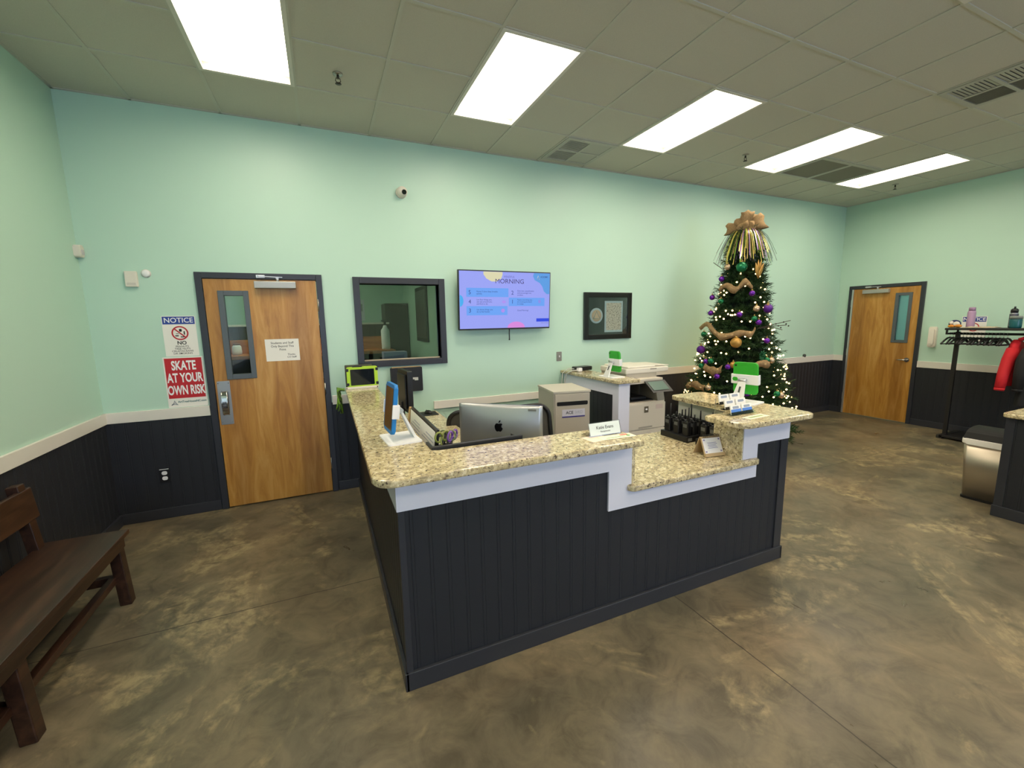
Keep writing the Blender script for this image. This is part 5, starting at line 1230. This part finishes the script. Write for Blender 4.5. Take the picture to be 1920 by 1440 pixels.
# things on the shelf
t = thing('water_bottle', 'tall lilac water bottle on the coat rack shelf', 'water bottle', (RXc+.06,2.755,1.512))
LIL = mat('lilac_bottle', (178,146,178), rough=.4)
g = G(); g.lathe([(0,0),(.038,0),(.041,.01),(.041,.20),(.036,.222),(0,.222)], 28); g.out('body', LIL, t)
g = G(); g.lathe([(0,.222),(.033,.222),(.033,.262),(.028,.268),(0,.268)], 28); g.out('lid', mat('lilac_lid', (160,126,158), rough=.45), t)
t = thing('water_bottle', 'dark water bottle with a black lid at the right end of the shelf', 'water bottle', (RXc+.04,2.365,1.512))
g = G(); g.lathe([(0,0),(.036,0),(.039,.01),(.039,.17),(.03,.195),(0,.195)], 28); g.out('body', mat('slate_bottle', (58,60,74), rough=.35), t)
g = G(); g.lathe([(0,.195),(.034,.195),(.034,.225),(.02,.24),(0,.24)], 24); g.tube([(-.02,0,.235),(-.014,0,.262),(.014,0,.262),(.02,0,.235)], .005, 6); g.out('lid', BLACK, t)
g = G(); g.lathe([(.0395,.172),(.0405,.176),(.0395,.18)], 24); g.out('band', ALU, t)
t = thing('food_jar', 'teal translucent jar at the right end of the rack shelf', 'jar', (RXc-.05,2.315,1.512))
g = G(); g.lathe([(0,0),(.05,0),(.055,.02),(.055,.10),(.05,.115),(0,.115)], 28); g.out('body', mat('teal_jar', (28,92,98), rough=.25), t)
g = G(); g.lathe([(0,.115),(.056,.115),(.056,.145),(.05,.15),(0,.15)], 28); g.out('lid', mat('grey_lid', (126,134,128), rough=.5), t)
t = thing('stuffed_toy', 'small navy, white and orange stuffed toy lying on the rack shelf', 'toy', (RXc-.03,2.86,1.512))
g = G(); g.ball((.01,.02,.055), .06, 3, 0, (1.0,1.0,.85)); g.out('body', mat('navy_plush', (36,44,84), rough=.9), t)
g = G(); g.ball((-.03,-.01,.05), .036, 2); g.ball((-.03,.035,.065), .028, 2); g.out('belly', mat('white_plush', (222,216,204), rough=.9), t)
g = G(); g.ball((-.045,-.035,.026), .028, 2, 0, (1,1.5,.8)); g.ball((-.05,.03,.022), .026, 2, 0, (1,1.4,.8)); g.out('feet', mat('orange_plush', (208,134,44), rough=.9), t)
t = thing('folded_cloth', 'crumpled pale cloth on the middle of the rack shelf', 'cloth', (RXc-.04,2.62,1.512))
rc = random.Random(5); g = G(); n = 14
V = [[g.bm.verts.new((-.10+.20*i/6, -.16+.32*j/n, .006+.016*rc.random()*(1 if 0 < i < 6 and 0 < j < n else .2))) for i in range(7)] for j in range(n+1)]
for j in range(n):
    for i in range(6): f = g.bm.faces.new((V[j][i],V[j][i+1],V[j+1][i+1],V[j+1][i])); f.smooth = True
o = g.out('cloth', mat('beige_cloth', (190,176,150), rough=.9), t); so = o.modifiers.new('thickness','SOLIDIFY'); so.thickness = .004
# right wall sign and phone
t = thing('allergy_notice_sign', 'white notice sign with blue header behind the lilac bottle on the right wall', 'sign', (XR,2.86,1.48))
g = G(); g.box(-.004, -.125, -.17, -.0005, .125, .18); g.out('board', PAPER, t)
g = G(); g.box(-.0052, -.118, .105, -.004, .118, .172); hd = g.out('header', BLUE, t)
text('NOTICE', .062, PURE, t, (-.006,0,.1385), right=(0,-1,0), bold=.016)
g = G()
for k in range(36):
    a0, a1 = 2*PI*k/36, 2*PI*(k+1)/36; r0, r1 = .048, .059; c = (0,.03)
    g.quad(*[(-.0055, c[0]+r*math.cos(a), c[1]+r*math.sin(a)) for r, a in ((r0,a0),(r1,a0),(r1,a1),(r0,a1))])
g.out('prohibition_ring', RED, t)
t = thing('wall_phone', 'white wall-mounted handset between the right door and the coat rack', 'phone', (XR,3.277,1.36))
g = G(); g.rrect(-.045, -.15, .045, .155, .02, -.045, 0, 'x', .01); vs = list(g.bm.verts)
g.out('housing', PLAST, t)
g = G(); g.rrect(-.030, -.12, .030, .125, .02, -.075, -.045, 'x', .012); g.out('handset', mat('handset_white', (232,226,214), rough=.4), t)
g = G()
for k in range(3): g.cyl((-.074,-.012+.012*k,-.10), (-.0765,-.012+.012*k,-.10), .004, n=8)
g.out('button', mat('button_grey', (160,150,140)), t)

# ---------------------------------------------------------------- trash can and right-hand counter
t = thing('trash_can', 'stainless steel trash can with black swing lid beside the right counter', 'trash can', (5.57,1.655,0))
SSM = mat('stainless_panel', (186,176,158), rough=.34, metal=.85)
g = G()
lo_, hi_ = rr_poly(-.19,-.125,.19,.125,.03,4), rr_poly(-.225,-.15,.225,.15,.035,4)
A = [g.bm.verts.new((x,y,.02)) for x, y in lo_]; B = [g.bm.verts.new((x,y,.555)) for x, y in hi_]
for i in range(len(A)): f = g.bm.faces.new((A[i],A[(i+1)%len(A)],B[(i+1)%len(A)],B[i])); f.smooth = True
g.bm.faces.new(A[::-1]); g.bm.faces.new(B); g.out('bin_body', SSM, t)
g = G(); g.rrect(-.198, -.133, .198, .133, .03, 0, .022, 'z', .004); g.out('base_ring', BLACK, t)
g = G(); g.rrect(-.236, -.16, .236, .16, .04, .52, .572, 'z', .012); lin_ = g.out('bag_liner', mat('white_bag', (246,243,236), rough=.6), t)
g = G(); n = 12; rows = []
for i in range(n+1):
    f = -1+2*i/n; zz = .575+.085*math.sqrt(max(0,1-f*f)); rows.append([(f*.222, -.148, zz), (f*.222, .148, zz)])
g.prism([(-.225,.57)]+[(r[0][0], r[0][2]) for r in rows]+[(.225,.57)], -.15, .15, 'y', .006); g.out('swing_lid', mat('lid_black', (18,18,18), rough=.6, spec=.25), t)
t = thing('reception_counter', 'charcoal counter unit with granite top at the right photo edge', 'counter', (5.9,.75,0))
g = G(); g.box(-.785, -1.0, 0, .6, .72, .854); g.out('counter_body', NAVY2, t)
g = G(); beads(g, (-.79,.727,0), (0,-1,0), (-1,0,0), 1.72, .09, .854); beads(g, (.6,.727,0), (-1,0,0), (0,1,0), 1.385, .09, .854); g.out('side_panel', NAVY, t, False)
g = G(); g.box(-.804, -1.0, 0, -.786, .742, .095, .003); g.box(-.80, .722, 0, .6, .742, .095, .003); g.out('base_board', NAVY2, t)
g = G(); g.box(-.797, .68, .09, -.785, .735, .85, .002); g.out('corner_post', NAVY2, t)
slab('granite_countertop', 'granite countertop on the charcoal counter at the right photo edge', [(5.075,-.27),(6.52,-.27),(6.52,1.51),(5.075,1.51)], [.02,.02,.02,.05], .89)
bpy.context.view_layer.update()
